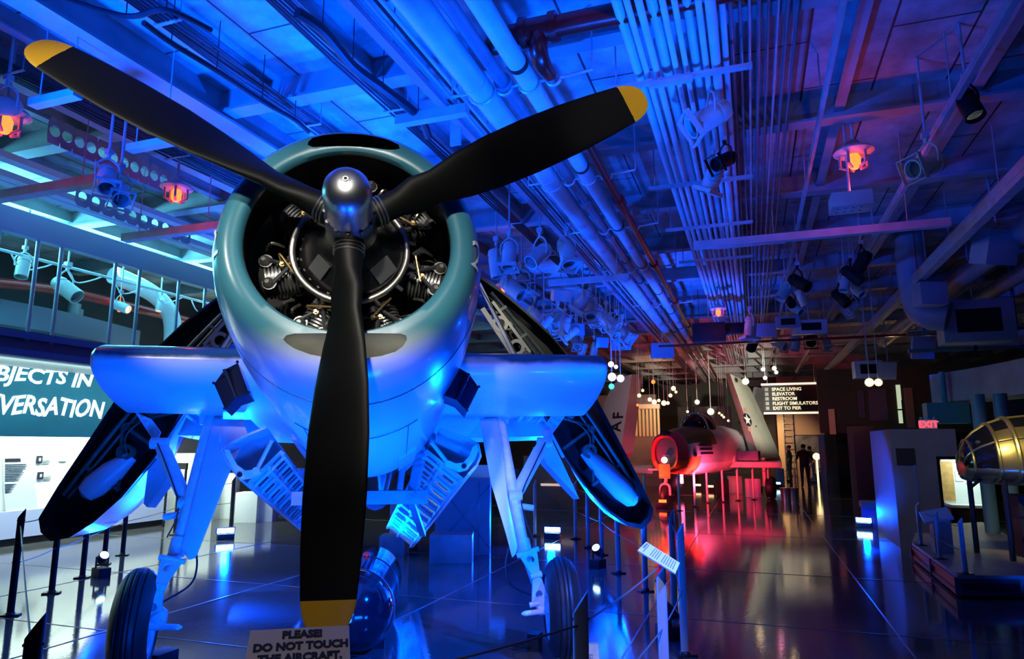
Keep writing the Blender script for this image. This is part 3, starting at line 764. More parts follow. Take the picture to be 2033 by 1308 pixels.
# main landing gear ------------------------------------------------
for sd in (-1, 1):
    px = (lambda l, r: l if sd < 0 else r)
    top = atp(*px((420, 826), (990, 826)), 3.08)
    axle = Vector((sd * 1.50, 2.42, .42)); 
    mid = atp(*px((352, 1090), (1040, 1092)), 2.60)
    leg = MB()
    leg.cyl(top, top.lerp(mid, .99), .052, 18)
    leg.cyl(top.lerp(mid, .93), mid + (mid - top).normalized() * .05, .066, 18)
    low = atp(*px((302, 1205), (1075, 1190)), 2.44)
    leg.cyl(mid, low, .038, 16)
    leg.lathe(top + Vector((0, 0, -.03)), (1, 0, 0), [(-.09, .05), (.09, .05)], 14)
    leg = leg.obj('landing_leg', M_gear, plane)
    # cover plate along the leg, broad side forward
    Lp = [(424, 833), (482, 834), (492, 862), (470, 905), (446, 960), (428, 1008), (388, 1108), (374, 1112), (360, 1088)]
    Rp = [(952, 832), (986, 829), (996, 880), (1008, 985), (1028, 1085), (1024, 1100), (1017, 1108), (1005, 1062), (975, 960)]
    Pl = Lp if sd < 0 else Rp
    P = []
    for (x, y) in Pl:
        f_ = (y - 826) / (1092 - 826); P.append(atp(x, y, 3.0 + (2.52 - 3.0) * f_))
    mb = MB(); mb.prism(P, Vector((0, .03, .01)))
    mb.obj('leg_cover', M_wgrey, plane, bevel=.006)
    mb = MB()
    a = atp(*px((437, 868), (978, 880)), 2.9)
    mb.ball(a, .035, 10, sc=(.6, .5, 1.3))
    mb.obj('cover_latch', M_gear, plane)
    # torque links: two trapezoid plates with a lightening hole, meeting at a knuckle
    mb = MB()
    fwd = Vector((0, -1, 0))
    def link(p0, p1, w0, w1, hole, hr):
        d = (p1 - p0); L = d.length; d.normalize(); sdv = d.cross(fwd).normalized(); nn = sdv.cross(d)
        Q = [(-w0 / 2, 0), (w0 / 2, 0), (w1 / 2, L), (-w1 / 2, L)]
        n = 20; cy = hole * L; IN = [(hr * cos(2 * pi * j / n), cy + hr * sin(2 * pi * j / n)) for j in range(n)]
        OUT = []
        for j in range(n):
            a = 2 * pi * j / n; dx, dy = cos(a), sin(a); best = 9
            for (x0, y0), (x1, y1) in zip(Q, Q[1:] + Q[:1]):
                ex, ey = x1 - x0, y1 - y0; den = dx * ey - dy * ex
                if abs(den) < 1e-9: continue
                t = ((x0) * ey - (y0 - cy) * ex) / den; u = ((x0) * dy - (y0 - cy) * dx) / den
                if t > 0 and -1e-6 <= u <= 1 + 1e-6: best = min(best, t)
            OUT.append((dx * best, cy + dy * best))
        def up3(q, h): return p0 + sdv * q[0] + d * q[1] + nn * h
        for h0, h1 in ((0, .03),):
            a0 = [up3(q, h1) for q in OUT]; a1 = [up3(q, h1) for q in IN]; b0_ = [up3(q, h0) for q in OUT]; b1 = [up3(q, h0) for q in IN]
            mb.rings([b1, b0_, a0, a1], False, 0, closed=True)
        mb.cyl(p0 - sdv * w0 * .62 + nn * .015, p0 + sdv * w0 * .62 + nn * .015, .022, 10)
        mb.cyl(p1 - sdv * w1 * .7 + nn * .015, p1 + sdv * w1 * .7 + nn * .015, .02, 10)
    k0 = atp(*px((342, 1112), (1048, 1098)), 2.46); k1 = atp(*px((318, 1164), (1064, 1142)), 2.34); k2 = atp(*px((300, 1222), (1072, 1195)), 2.36)
    link(k0, k1, .16, .07, .34, .035); link(k2, k1 + (k1 - k2).normalized() * -.0, .15, .07, .33, .032)
    mb.obj('torque_link', M_gear, plane)
    # drag brace from the outer wing down to the leg
    b_top = atp(*px((288, 838), (1118, 828)), 3.25); b_mid = atp(*px((318, 880), (1080, 878)), 3.1); b_low = atp(*px((372, 1000), (1022, 985)), 2.78)
    mb = MB()
    tri = [atp(*p, 3.2) for p in (px([(268, 818), (300, 832), (318, 858), (312, 874), (303, 872)], [(1128, 818), (1098, 820), (1076, 856), (1082, 872), (1092, 868)]))]
    mb.prism(tri, Vector((0, .03, 0)))
    mb.tube([b_mid, b_mid.lerp(b_low, .2), b_low], [.05, .062, .056], 16)
    mb.cyl(b_mid - Vector((.07, .02, 0)), b_mid + Vector((.07, -.02, 0)), .05, 14)
    mb.cyl(b_low - Vector((.06, .02, 0)), b_low + Vector((.06, -.02, 0)), .055, 14)
    for q in range(4): 
        c = tri[0].lerp(tri[4], .2 + .2 * q) + Vector((-sd * .04, -.006, 0)); mb.cyl(c, c + Vector((0, -.012, 0)), .012, 8)
    mb.cyl(b_low + Vector((sd * .02, -.06, -.08)), b_low + Vector((sd * .16, -.07, -.10)), .028, 12)
    mb.obj('drag_brace', M_gear, plane)
    mb = MB()
    mb.tube([b_mid + Vector((0, -.07, 0)), b_mid.lerp(b_low, .4) + Vector((.01 * sd, -.07, 0)), b_low + Vector((sd * .05, -.06, -.02)), mid + Vector((sd * .07, -.05, .1))], .006, 6, smooth=6)
    mb.tube([mid + Vector((-sd * .13, .02, .02)), mid + Vector((-sd * .16, .0, -.14)), mid + Vector((-sd * .12, -.02, -.28)), low + Vector((-sd * .05, .03, .02))], .009, 6, smooth=6)
    mb.obj('brake_hose', M_cable, plane)
    # wheel: leaning slightly, tyre with grooves
    tilt = Vector((1, 0, .05 * sd)).normalized()
    ax_ = Vector((1, -.10 * sd if sd > 0 else .16, .03 * sd)).normalized()
    wc = Vector((sd * 1.665, 2.36, .405))
    Rr, hw = .405, .135
    prof = []
    for i in range(33):
        t = -1 + 2 * i / 32; r = Rr * (1 - .30 * abs(t) ** 2.6) if abs(t) < .999 else Rr * .66
        g = .012 if any(abs(t - q) < .035 for q in (-.42, -.14, .14, .42)) else 0
        prof.append((t * hw, r - g))
    prof = [(-hw * .8, Rr * .60)] + prof + [(hw * .8, Rr * .60)]
    mb = MB(); mb.lathe(wc, ax_, prof, 64, cap=False)
    wheel = mb.obj('wheel', M_rubber, plane, smooth=60)
    mb = MB()
    inw = -sd
    mb.lathe(wc, ax_, [(-hw * .78, Rr * .62), (-hw * .9, Rr * .66), (-hw * .86, Rr * .52), (-hw * .35, Rr * .45), (-hw * .3, Rr * .15), (-hw * .7, Rr * .13), (-hw * .7, .0)], 40, cap=False)
    mb.lathe(wc, ax_, [(hw * .78, Rr * .62), (hw * .9, Rr * .66), (hw * .86, Rr * .52), (hw * .35, Rr * .45), (hw * .3, Rr * .15), (hw * .7, Rr * .13), (hw * .7, .0)], 40, cap=False)
    o1 = ax_.orthogonal().normalized(); o2 = ax_.cross(o1)
    for j in range(16):
        a = 2 * pi * j / 16
        for e in (-1, 1):
            c = wc + ax_ * e * hw * .42 + (o1 * cos(a) + o2 * sin(a)) * Rr * .40
            mb.cyl(c, c + ax_ * e * .02, .012, 6)
            if j % 2 == 0: mb.bar(wc + ax_ * e * hw * .42 + (o1 * cos(a) + o2 * sin(a)) * Rr * .14, wc + ax_ * e * hw * .5 + (o1 * cos(a) + o2 * sin(a)) * Rr * .48, .02, .02, up=ax_)
    mb.obj('rim', M_gear, wheel)
    mb = MB()
    mb.cyl(low, low.lerp(wc, .35), .06, 16); mb.cyl(wc + ax_ * inw * -.0, wc + ax_ * inw * .20, .055, 18)
    mb.tube([low, (wc + ax_ * inw * .17) + Vector((0, -.02, .05)), wc + ax_ * inw * .17], [.05, .07, .05], 16)
    t0 = wc + ax_ * inw * .18 + Vector((0, -.03, -.02)); mb.cyl(t0, t0 + Vector((inw * .15, -.05, 0)), .022, 12); mb.ball(t0 + Vector((inw * .14, -.05, 0)), .034, 10, sc=(1.2, .6, .6))
    mb.obj('axle_fork', M_gear, plane)

# bomb bay doors: long panels hanging from the sides, frames showing inside -----------------
for sd in (-1, 1):
    s0, s1 = 2.88, 6.6
    pf = [(530, 850), (490, 866), (462, 880), (443, 893), (452, 915), (470, 938), (482, 952)] if sd < 0 else [(872, 853), (905, 864), (930, 873), (948, 884), (952, 905), (945, 922), (928, 940)]
    far = (608, 1062) if sd < 0 else (818, 1085)
    fr = [uv_at(x, y, s0) for x, y in pf]; fe = uv_at(*far, s1); dx, du = fe[0] - fr[-1][0], fe[1] - fr[-1][1]
    ie = uv_at(*((552, 884) if sd < 0 else (852, 880)), s0)     # inner edge of the ribbed panel, by the hull
    def shell_pt(i, s, off):
        k = (s - s0) / (s1 - s0); x, u = fr[i]
        n = Vector((-(fr[min(i + 1, 6)][1] - fr[max(i - 1, 0)][1]), fr[min(i + 1, 6)][0] - fr[max(i - 1, 0)][0])).normalized() * (-sd)
        return A(x + dx * k + n.x * off, s, u + du * k + n.y * off)
    mb = MB()
    for i in range(6):
        a = [shell_pt(i, s0, 0), shell_pt(i + 1, s0, 0), shell_pt(i + 1, s1, 0), shell_pt(i, s1, 0)]; b = [shell_pt(i, s0, -.02), shell_pt(i + 1, s0, -.02), shell_pt(i + 1, s1, -.02), shell_pt(i, s1, -.02)]
        mb.add(a + b, [(0, 1, 2, 3), (7, 6, 5, 4), (0, 4, 5, 1), (3, 2, 6, 7), (1, 5, 6, 2), (0, 3, 7, 4)])
    door = mb.obj('bay_door', M_wgrey, plane, smooth=50)
    def panel(t, s, off=0.0):     # ribbed inner panel: t 0 at the lower edge, 1 at the hull; off towards the viewer's side
        k = (s - s0) / (s1 - s0); x0, u0 = fr[-1]; x = x0 + (ie[0] - x0) * t; u = u0 + (ie[1] - u0) * t
        n = Vector((-(ie[1] - u0), ie[0] - x0)).normalized(); n = n if n.y < 0 else -n
        return A(x + dx * k + n.x * off, s, u + du * k + n.y * off)
    mb = MB(); sp = s0 + .22
    a = [panel(0, sp), panel(1, sp), panel(1, s1), panel(0, s1)]; mb.prism(a, panel(0, sp, -.02) - panel(0, sp))
    for i in range(11):
        s = sp + .12 + i * .30; mb.bar(panel(.04, s, .012), panel(.98, s, .012), .05, .03, up=(0, 0, 1))
    for t in (.03, .55, .97): mb.bar(panel(t, sp, .012), panel(t, s1, .012), .03, .03)
    for i in range(22):
        s = sp + .06 + i * .15
        q = [panel(.66, s, .004), panel(.90, s, .004), panel(.90, s + .055, .004), panel(.66, s + .055, .004)]; mb.prism(q, panel(0, s, .006) - panel(0, s), 1)
        if i % 2: q = [panel(.12, s, .004), panel(.40, s, .004), panel(.40, s + .05, .004), panel(.12, s + .05, .004)]; mb.prism(q, panel(0, s, .006) - panel(0, s), 1)
    mb.obj('ribbed_panel', [M_wgrey, M_navy], door)
    # white hinge bracket: a broad U at the front edge with a rod up to the hull
    mb = MB()
    uo = [(445, 892), (448, 905), (462, 930), (478, 951), (498, 948), (518, 940), (516, 930), (505, 932), (487, 934), (470, 922), (458, 900), (455, 893)]
    ur = [(946, 882), (950, 893), (944, 910), (928, 932), (912, 936), (892, 928), (886, 920), (892, 914), (905, 920), (920, 918), (932, 905), (938, 888)]
    P = [PMI @ at(x, y, dist=(PM @ A(0, 2.84, -.7)).xy.length) for x, y in (uo if sd < 0 else ur)]
    yb = A(sd * .9, 2.84, -.75).y
    P = [atp(x, y, yb) for x, y in (uo if sd < 0 else ur)]
    mb.prism(P, Vector((0, .05, -.01)))
    j0 = atp(*((509, 934) if sd < 0 else (890, 921)), yb - .01); j1 = atp(*((540, 874) if sd < 0 else (857, 878)), yb + .02)
    mb.cyl(j0, j1, .018, 10); mb.cyl(j0 + Vector((0, -.03, 0)), j0 + Vector((0, .05, 0)), .03, 12)
    h = atp(*((476, 942) if sd < 0 else (921, 925)), yb); mb.cyl(h + Vector((0, -.012, 0)), h, .022, 12, 1)
    mb.obj('hinge_bracket', [M_gear, M_blackmatt], door)
# bay structure behind: frames, longerons, cross bar
mb = MB()
for s in (3.0, 3.5, 4.1, 4.8):
    for sd in (-1, 1):
        mb.tube([A(sd * .62 - .02, s, -.35), A(sd * .56 - .02, s, -.15), A(sd * .3, s, .05), A(0, s, .1)], .03, 6)
for sd in (-1, 1):
    for u in (-.5, -.35): mb.bar(A(sd * .6 - .02, 2.9, u), A(sd * .58 - .02, 5.2, u), .05, .06)
    for i in range(9): mb.bar(A(sd * .50, 2.95, -.30 - .06 * i), A(sd * .44, 3.02, -.30 - .06 * i), .04, .03)
mb.bar(A(-.66, 3.3, -.98), A(.56, 3.3, -.98), .07, .12); mb.bar(A(.42, 3.3, -.95), A(.52, 3.3, -.40), .10, .05)
mb.tube([A(.30, 3.25, -.92), A(.33, 3.25, -.6), A(.36, 3.2, -.45)], .03, 10, smooth=4)
mb.bar(A(.40, 3.3, -1.0), A(.55, 4.2, -1.25), .06, .04)
mb.obj('bay_structure', mat('bay_blue_grey', (.35, .37, .40), .4, vary=.15), plane)
# tail, mostly hidden behind
mb = MB(); mb.rings([[A(x * .06, 9.0 + (.0 if k == 0 else .5) + y, .3 + k * 1.9) for x, y in ((-1, .0), (0, -.2), (1, .0), (1, 1.2 - .4 * k), (-1, 1.2 - .4 * k))] for k in (0, 1)], True)
mb.rings([[A(x, 9.2 + abs(x) * .25 + c, .35 + h) for c, h in ((0, 0), (.3, .06), (1.1, .0), (.3, -.06))] for x in (-2.6, 0, 2.6)], True)
mb.obj('tail_fin', M_plane, plane)
mb = MB(); mb.rings([[ring_pt(2 * pi * j / 24, w, t, -.8, s) for j in range(24)] for s, w, t in ((2.9, .3, .95), (3.6, .38, 1.5), (4.6, .40, 1.6), (6.0, .35, 1.5))], True)
mb.obj('canopy', M_glass, plane)
# ================================================================== THE HALL
CZ = 5.6
CT = CZ - .006
mb = MB(); mb.box((-1, 20, -.05), (34, 56, .1)); struct(mb, 'floor', floor_mat(), (0, 0, 0))
mb = MB(); mb.box((-1, 20, CZ + .1), (34, 56, .2)); struct(mb, 'ceiling', deckhead_mat(), (0, 0, CT))
mb = MB(); mb.box((-14.2, 20, 2.8), (.2, 56, 5.6)); struct(mb, 'wall_left', M_wall)
mb = MB(); mb.box((12, 20, 2.8), (.2, 56, 5.6)); struct(mb, 'wall_right', M_walldk)
mb = MB(); mb.box((-1, 44, 2.8), (26, .2, 5.6)); struct(mb, 'wall_back', mat('dim_back_wall', (.05, .035, .03), .6))
mb = MB(); mb.box((-1, -7, 2.8), (26, .2, 5.6)); struct(mb, 'wall_front', M_walldk)
_tn = [0]
def trim(mb, m):
    _tn[0] += 1; return struct(mb, 'trim_%d' % _tn[0], m)
# deck seams: raised metal strips in the floor
m_seam = mat('floor_seam_strip', (.20, .20, .22), .3, .3, vary=.5, scale=3)
for X in (-8.4, -5.9, -3.5, -1.13, 1.17, 3.6):
    mb = MB(); mb.box((X, 18, .001), (.016, 46, .006)); trim(mb, m_seam)
for Y in (5.2, 7.5, 10.4, 14.5, 19, 25):
    mb = MB(); mb.box((-2, Y, .001), (22, .010, .005)); trim(mb, m_seam)
# deckhead framing
for i, Y in enumerate((3.2, 5.55, 7.9, 10.25, 12.6, 15.0, 17.4, 19.8, 22.2, 24.6, 27, 30, 33, 36, 39)):
    mb = MB(); mb.box((-1, Y, CZ - .13), (25, .05, .26)); mb.box((-1, Y, CZ - .27), (25, .20, .03)); trim(mb, M_beam)
for i, X in enumerate((-12.2, -10.6, -9.0, -7.45, -6.1, -4.75, -3.45, -0.2, 1.1, 2.4, 3.7, 5.0, 6.4, 8, 9.6)):
    mb = MB(); mb.box((X, 20, CZ - .09), (.03, 54, .18)); mb.box((X, 20, CZ - .185), (.11, 54, .02)); trim(mb, M_beam)
# one deep girder over the airplane
for X, dz, w in ((-5.35, .34, .26), (-6.75, .30, .22)):
    mb = MB(); mb.box((X, 18, CZ - dz / 2), (.04, 50, dz)); mb.box((X, 18, CZ - dz), (w, 50, .03)); trim(mb, M_beam)

# ------------------------------------------------------------------ pipes under the deckhead
def pipe(name, px, py, z, r, Y0, Y1, m, label, cat='pipe', coup=0, cr=1.25, cl=.10, cm=None, group=None, off=0.0, X=None):
    X = at(px, py, z=z).x if X is None else X
    mb = MB(); mb.cyl((X, Y0, z), (X, Y1, z), r, 20)
    o = mb.obj(name, m, None, (X, Y0, z)); tag(o, label, cat, group)
    if coup:
        y = Y0 + off
        while y < min(Y1, 26):
            c = MB(); c.lathe((X, y - Y0 + Y0, z), (0, 1, 0), [(-cl / 2, r * .98), (-cl / 2, r * cr), (cl / 2, r * cr), (cl / 2, r * .98)], 20)
            k = MB(); k.v = [tuple(Vector(v) - Vector((X, Y0, z))) for v in c.v]; k.f = c.f; k.m = c.m
            k.obj('coupling', cm or m, o); y += coup
    return o
pipe('pipe', 890, 95, 4.95, .115, 1, 36, M_pipe, 'thickest white-lagged pipe under the ceiling, running the length of the hall beside the propeller', coup=2.3, cr=1.06, cl=.05, off=1.9)
pipe('pipe', 955, 100, 4.98, .06, 1, 36, M_pipegrey, 'slim dark grey pipe between the two white ceiling pipes', coup=1.6, cr=1.35, cl=.16, off=1.2)
pipe('pipe', 1008, 95, 4.95, .085, 1, 36, M_pipe, 'thinner white-lagged pipe under the ceiling, next to the red pipe', coup=2.3, cr=1.10, cl=.05, cm=M_cable, off=1.75)
rp = at(1200, 345, z=4.98)
o = pipe('pipe', 1200, 345, 4.92, .052, rp.y - 1.75, 36, M_red, 'long dark red sprinkler pipe running along the ceiling', coup=3.4, cr=1.5, cl=.22, off=2.6)
# red cross main with tee and elbow
p0 = at(1010, 72, z=5.15)
Yc = at(1090, 55, z=5.15).y
mb = MB(); mb.cyl((p0.x - .1, Yc, 5.15), (6.5, Yc, 5.15), .088, 20)
rm = mb.obj('pipe', M_red); tag(rm, 'thick dark red sprinkler main crossing the ceiling at the top of the hall', 'pipe')
Xr = at(1200, 345, z=4.92).x
mb = MB(); mb.lathe((Xr, Yc, 5.15), (1, 0, 0), [(-.16, .10), (-.16, .125), (-.10, .125), (-.10, .105), (.10, .105), (.10, .125), (.16, .125), (.16, .10)], 20)
mb.tube([(Xr, Yc, 5.15), (Xr, Yc - .02, 5.0), (Xr, Yc + .06, 4.90), (Xr, Yc + .3, 4.92)], [.07, .078, .075, .068], 16, smooth=6)
mb.obj('tee_elbow', M_red, rm)
mb = MB(); mb.lathe((p0.x - .1, Yc, 5.15), (1, 0, 0), [(-.02, .12), (.08, .12), (.08, .09)], 18); mb.ball((p0.x - .13, Yc, 5.1), .09, 12)
mb.obj('end_valve', M_red, rm)
# white cradles under the pipes
for i, (px, py) in enumerate(((1110, 175), (1215, 362), (1265, 462), (1310, 540), (1350, 610))):
    p = at(px, py, z=4.85)
    mb = MB(); xs = [at(890, 95, z=4.95).x, at(955, 100, z=4.98).x, at(1008, 95, z=4.95).x, Xr]
    pts = []
    for x, r in zip(xs, (.115, .06, .085, .052)):
        for q in range(9):
            a = pi + pi * q / 8; pts.append(Vector((x + (r + .012) * cos(a), p.y, 4.95 + (r + .012) * sin(a))))
    pts = [Vector((xs[0] - .3, p.y, 4.95))] + pts + [Vector((Xr + .35, p.y, 4.97))]
    mb.tube(pts, .014, 6)
    mb.cyl((xs[0] - .3, p.y, 4.95), (xs[0] - .3, p.y, CT), .008, 6); mb.cyl((Xr + .35, p.y, 4.97), (Xr + .35, p.y, CT), .008, 6)
    o = mb.obj('pipe_cradle', M_conduit, None, (Xr, p.y, 4.95))
    tag(o, '%s pipe cradle from the near end, under the white and red ceiling pipes' % ('first', 'second', 'third', 'fourth', 'fifth')[i], 'bracket', 'pipe cradles under the white and red ceiling pipes')
# bundled small conduits beside the big pipe
X0 = at(890, 95, z=4.95).x
for i in range(7):
    o = pipe('conduit', 0, 0, 5.12 + .03 * (i % 2), .020, 1, 34, M_conduit if i % 3 else M_cable, '%s conduit from the thickest white pipe, in the thin bundle beside it' % ('first', 'second', 'third', 'fourth', 'fifth', 'sixth', 'seventh')[i], 'conduit', group='conduits beside the thickest white pipe', X=X0 - .22 - .058 * i)
# right-hand bundle of white conduits
XR = at(1330, 130, z=5.0).x
for i in range(10):
    r = (.040, .026, .030, .042, .026, .024, .036, .026, .042, .026)[i]
    pipe('conduit', 0, 0, 5.05 + (.05 if i % 3 == 0 else 0), r, 1, 30, M_pipe, '%s white conduit counted from the red pipe, in the bundle right of it' % ('first', 'second', 'third', 'fourth', 'fifth', 'sixth', 'seventh', 'eighth', 'ninth', 'tenth')[i], 'conduit', group='white conduits right of the red pipe', X=XR - .30 + .085 * i)
for i, (px, py) in enumerate(((1310, 157), (1345, 365), (1370, 450), (1390, 515))):
    p = at(px, py, z=4.98)
    mb = MB(); mb.box((XR + .05, p.y, 4.96), (1.25, .05, .04)); mb.cyl((XR - .5, p.y, 4.96), (XR - .5, p.y, CT), .008, 6); mb.cyl((XR + .6, p.y, 4.96), (XR + .6, p.y, CT), .008, 6)
    tag(mb.obj('trapeze_bracket', M_strut, None, (XR, p.y, 4.96)), '%s trapeze bracket from the near end, carrying the white conduit bundle' % ('first', 'second', 'third', 'fourth')[i], 'bracket', 'trapeze brackets under the white conduits')
# dark dense conduits further right
XD = at(1480, 200, z=5.2).x
for i in range(12):
    pipe('conduit', 0, 0, 5.28, .013 + .006 * (i % 3 == 1), 2, 24, M_pipegrey if i % 3 else M_conduit, '%s thin dark conduit counted from the white bundle, against the dim deckhead' % ('first', 'second', 'third', 'fourth', 'fifth', 'sixth', 'seventh', 'eighth', 'ninth', 'tenth', 'eleventh', 'twelfth')[i], 'conduit', group='thin dark conduits on the dim deckhead', X=XD - .40 + .075 * i)
# flat channels running with the pipes
def channel(px, py, z, w, h, m, label, Y0=1, Y1=32):
    X = at(px, py, z=z).x; mb = MB(); mb.box((X, (Y0 + Y1) / 2, z), (w, Y1 - Y0, h)); mb.box((X - w / 2, (Y0 + Y1) / 2, z + h * .6), (.012, Y1 - Y0, h)); mb.box((X + w / 2, (Y0 + Y1) / 2, z + h * .6), (.012, Y1 - Y0, h))
    y = Y0 + 1.5
    while y < 24: mb.cyl((X, y, z), (X, y, CT), .007, 6); y += 2.2
    o = mb.obj('strut_channel', m, None, (X, Y0, z)); tag(o, label, 'channel'); return o
channel(800, 125, 5.05, .085, .03, mat('pink_light_strut', (.55, .25, .30), .5), 'flat strut channel coloured as if pink-lit, running lengthwise left of the thickest white pipe')  # pink light is put into this strut's colour
channel(1650, 130, 5.0, .035, .035, M_strut, 'narrow strut running lengthwise past the beige speaker box')
channel(1880, 500, 4.6, .12, .12, M_strut, 'square pale strut running lengthwise under the ceiling at far right')
channel(1870, 245, 4.85, .05, .05, M_strut, 'thin pipe strut carrying the lit cream spotlight at right')
# ribbons of flat cables
def ribbon(px, py, z, n, sp, label, Y0=1, Y1=20):
    X = at(px, py, z=z).x
    e = empty('cable_tray', (X, Y0, z), label, 'cable tray')
    for i in range(n):
        mb = MB(); x = (i - (n - 1) / 2) * sp
        mb.tube([(x + .012 * sin(k * 1.3 + i), k, .012 * cos(k * 2.1 + i)) for k in range(0, int(Y1 - Y0) + 1)], .012, 6)
        mb.obj('cable', M_cable, e)
    for k in range(1, int(Y1 - Y0), 2):
        mb = MB(); mb.box((0, k, -.02), (n * sp + .06, .03, .012)); mb.cyl((-n * sp / 2 - .02, k, -.02), (-n * sp / 2 - .02, k, CT - z), .005, 5); mb.cyl((n * sp / 2 + .02, k, -.02), (n * sp / 2 + .02, k, CT - z), .005, 5)
        mb.obj('tray_rung', M_strut, e)
ribbon(690, 130, 5.3, 6, .032, 'flat ribbon of dark cables along the ceiling above the cowling')
ribbon(330, 40, 5.3, 6, .04, 'flat ribbon of cables along the ceiling above the upper left blade')
ribbon(255, 260, 5.2, 7, .045, 'flat ribbon of cables along the ceiling below the upper left blade')
# bulky black cable bundle and sagging hoses near the top
def hose(pts, r, label, cat='hose', m=None, n=8):
    mb = MB(); mb.tube(pts, r, 8, smooth=n)
    for q in pts[1:-1]: mb.cyl(q, (q.x, q.y, CT), .005, 5)
    o = mb.obj('hose', m or M_cable, None, pts[0]); tag(o, label, cat); return o
hose([at(x, y, z=5.1) for x, y in ((285, 45), (340, 85), (430, 140), (520, 200), (585, 238), (612, 262))], .025, 'black sagging cable hose hanging under the blue ceiling plates')
hose([at(x, y, z=5.05) for x, y in ((590, 25), (640, 60), (700, 130), (760, 175), (830, 230), (850, 270))], .045, 'thick black lagged hose along the ceiling above the propeller hub')
hose([at(x, y, z=5.0) for x, y in ((110, -8), (250, 32), (330, 20), (420, 60))], .022, 'black cable looped over the ceiling at upper left')
# cross tubes under the ceiling
def cross(px0, py0, px1, py1, z, w, h, label, m=None, rods=(.15, .85), name='strut_bar', flat=False):
    a = at(px0, py0, z=z); b = at(px1, py1, z=z); y = (a.y + b.y) / 2
    if not flat: a.y = b.y = y
    mb = MB(); mb.bar(a, b, w, h)
    for t in rods:
        p = a.lerp(b, t); mb.cyl(p, (p.x, p.y, CT), .007, 6)
    o = mb.obj(name, m or M_strut, None, (a + b) / 2); tag(o, label, 'strut', 'crosswise strut bars hung under the ceiling'); return o
cross(1090, 562, 1250, 549, 4.45, .10, .09, 'pale crosswise strut bar over the tip of the right folded wing')
cross(1373, 474, 1872, 457, 4.4, .10, .10, 'long pinkish crosswise strut bar below the beige speaker box')
cross(-60, 408, 195, 350, 4.5, .12, .10, 'crosswise strut bar with the pair of white spotlights, over the gallery')
cross(250, 474, 440, 447, 4.5, .12, .10, 'pale crosswise strut bar beside the cowling, over the blue fascia')
cross(68, 208, 152, 184, 4.7, .09, .07, 'short crosswise strut bar just below the upper left blade')
cross(258, 296, 342, 279, 4.6, .09, .07, 'short crosswise strut bar under the upper left blade near the red lamp')
cross(792, 245, 925, 214, 5.0, .10, .10, 'crosswise strut bar just above the right side of the cowling')
cross(1290, 170, 1375, 155, 4.9, .05, .05, 'small crosswise strut bar beside the tip of the right blade')
cross(1420, 500, 1560, 470, 4.75, .05, .05, 'slim crosswise strut bar under the dark conduits')
cross(1320, 700, 1960, 640, 4.2, .09, .05, 'far rusty crosswise strut bar at the right', M_red)
# pale rectangular sheet box hung by the conduits
mb = MB(); p = at(905, 262, z=5.0); mb.box(p, (.12, .03, .3)); tag(mb.obj('junction_plate', M_strut, None, p), 'small pale plate hanging from the ceiling above the right blade root', 'plate')
# perforated lit girders above the gallery
def perf(a, b, h, n, label):
    a = Vector(a); b = Vector(b); d = (b - a); L = d.length; d.normalize(); up = Vector((0, 0, 1)); nn = d.cross(up); cell = L / n
    e = MB()
    for i in range(n):
        c = a + d * cell * (i + .5); m_ = 16
        IN = [c + d * (.065 * cos(2 * pi * j / m_)) + up * (.065 * sin(2 * pi * j / m_)) for j in range(m_)]
        OUT = []
        for j in range(m_):
            q, w = cos(2 * pi * j / m_), sin(2 * pi * j / m_); k = min(cell / 2 / max(abs(q), 1e-6), h / 2 / max(abs(w), 1e-6)); OUT.append(c + d * q * k + up * w * k)
        o = len(e.v); e.v += [tuple(p) for p in IN + OUT] + [tuple(p + nn * .01) for p in IN + OUT]
        for j in range(m_):
            k = (j + 1) % m_
            e.f += [(o + j, o + k, o + m_ + k, o + m_ + j), (o + 2 * m_ + j, o + 3 * m_ + j, o + 3 * m_ + k, o + 2 * m_ + k), (o + j, o + 2 * m_ + j, o + 2 * m_ + k, o + k)]; e.m += [0, 0, 0]
    o = e.obj('perforated_girder', M_beam, None, a); tag(o, label, 'girder')
for (x0, y0, z0, x1, y1, n, l) in ((95, 255, 5.15, 335, 372, 12, 'perforated girder with round holes over the gallery, nearest row'), (150, 385, 5.15, 330, 475, 10, 'perforated girder with round holes close above the blue fascia')):
    a = at(x0, y0, z=z0); b = at(x1, y1, z=z0); b.x = a.x; perf(a, b, .3, n, l)
for i, (px, py) in enumerate(((60, 330), (140, 395), (240, 440))):
    X = at(px, py, z=5.1).x
    mb = MB(); mb.box((X, 9, 5.1), (.16, 14, .08)); trim(mb, M_wgrey)

# ------------------------------------------------------------------ gallery on the left
GX = -9.6
zt = at(0, 403, X=GX).z; zb = at(0, 449, X=GX).z
mb = MB(); mb.box((GX - .1, 8, (zt + zb) / 2), (.2, 14, zt - zb)); mb.box((GX - .06, 8, zb - .02), (.14, 14, .03))
struct(mb, 'trim_40', mat('fascia_violet_grey', (.42, .40, .52), .5))
rz1 = at(0, 650, X=GX).z; rz0 = at(0, 702, X=GX).z
bal = empty('balcony_front', (GX, 8, rz0), 'blue steel balcony front of the gallery with tall thin rods, above the lettered sign', 'balcony')
mb = MB()
mb.box((-.05, 0, (rz1 - rz0) - .05), (.12, 14, .10)); mb.box((-.05, 0, .05), (.12, 14, .10))
mb.obj('top_and_bottom_rail', M_bluewall, bal)
mb = MB(); mb.box((-.10, 0, (rz1 - rz0) / 2), (.04, 14, rz1 - rz0 - .1)); mb.obj('infill_panel', mat('balcony_panel', (.04, .07, .16), .4, vary=.1), bal)
for y in (-2.55, 2.0, 5.6):
    mb = MB(); mb.box((-.03, y, (rz1 - rz0) / 2), (.07, .10, rz1 - rz0)); mb.obj('panel_post', M_bluewall, bal)
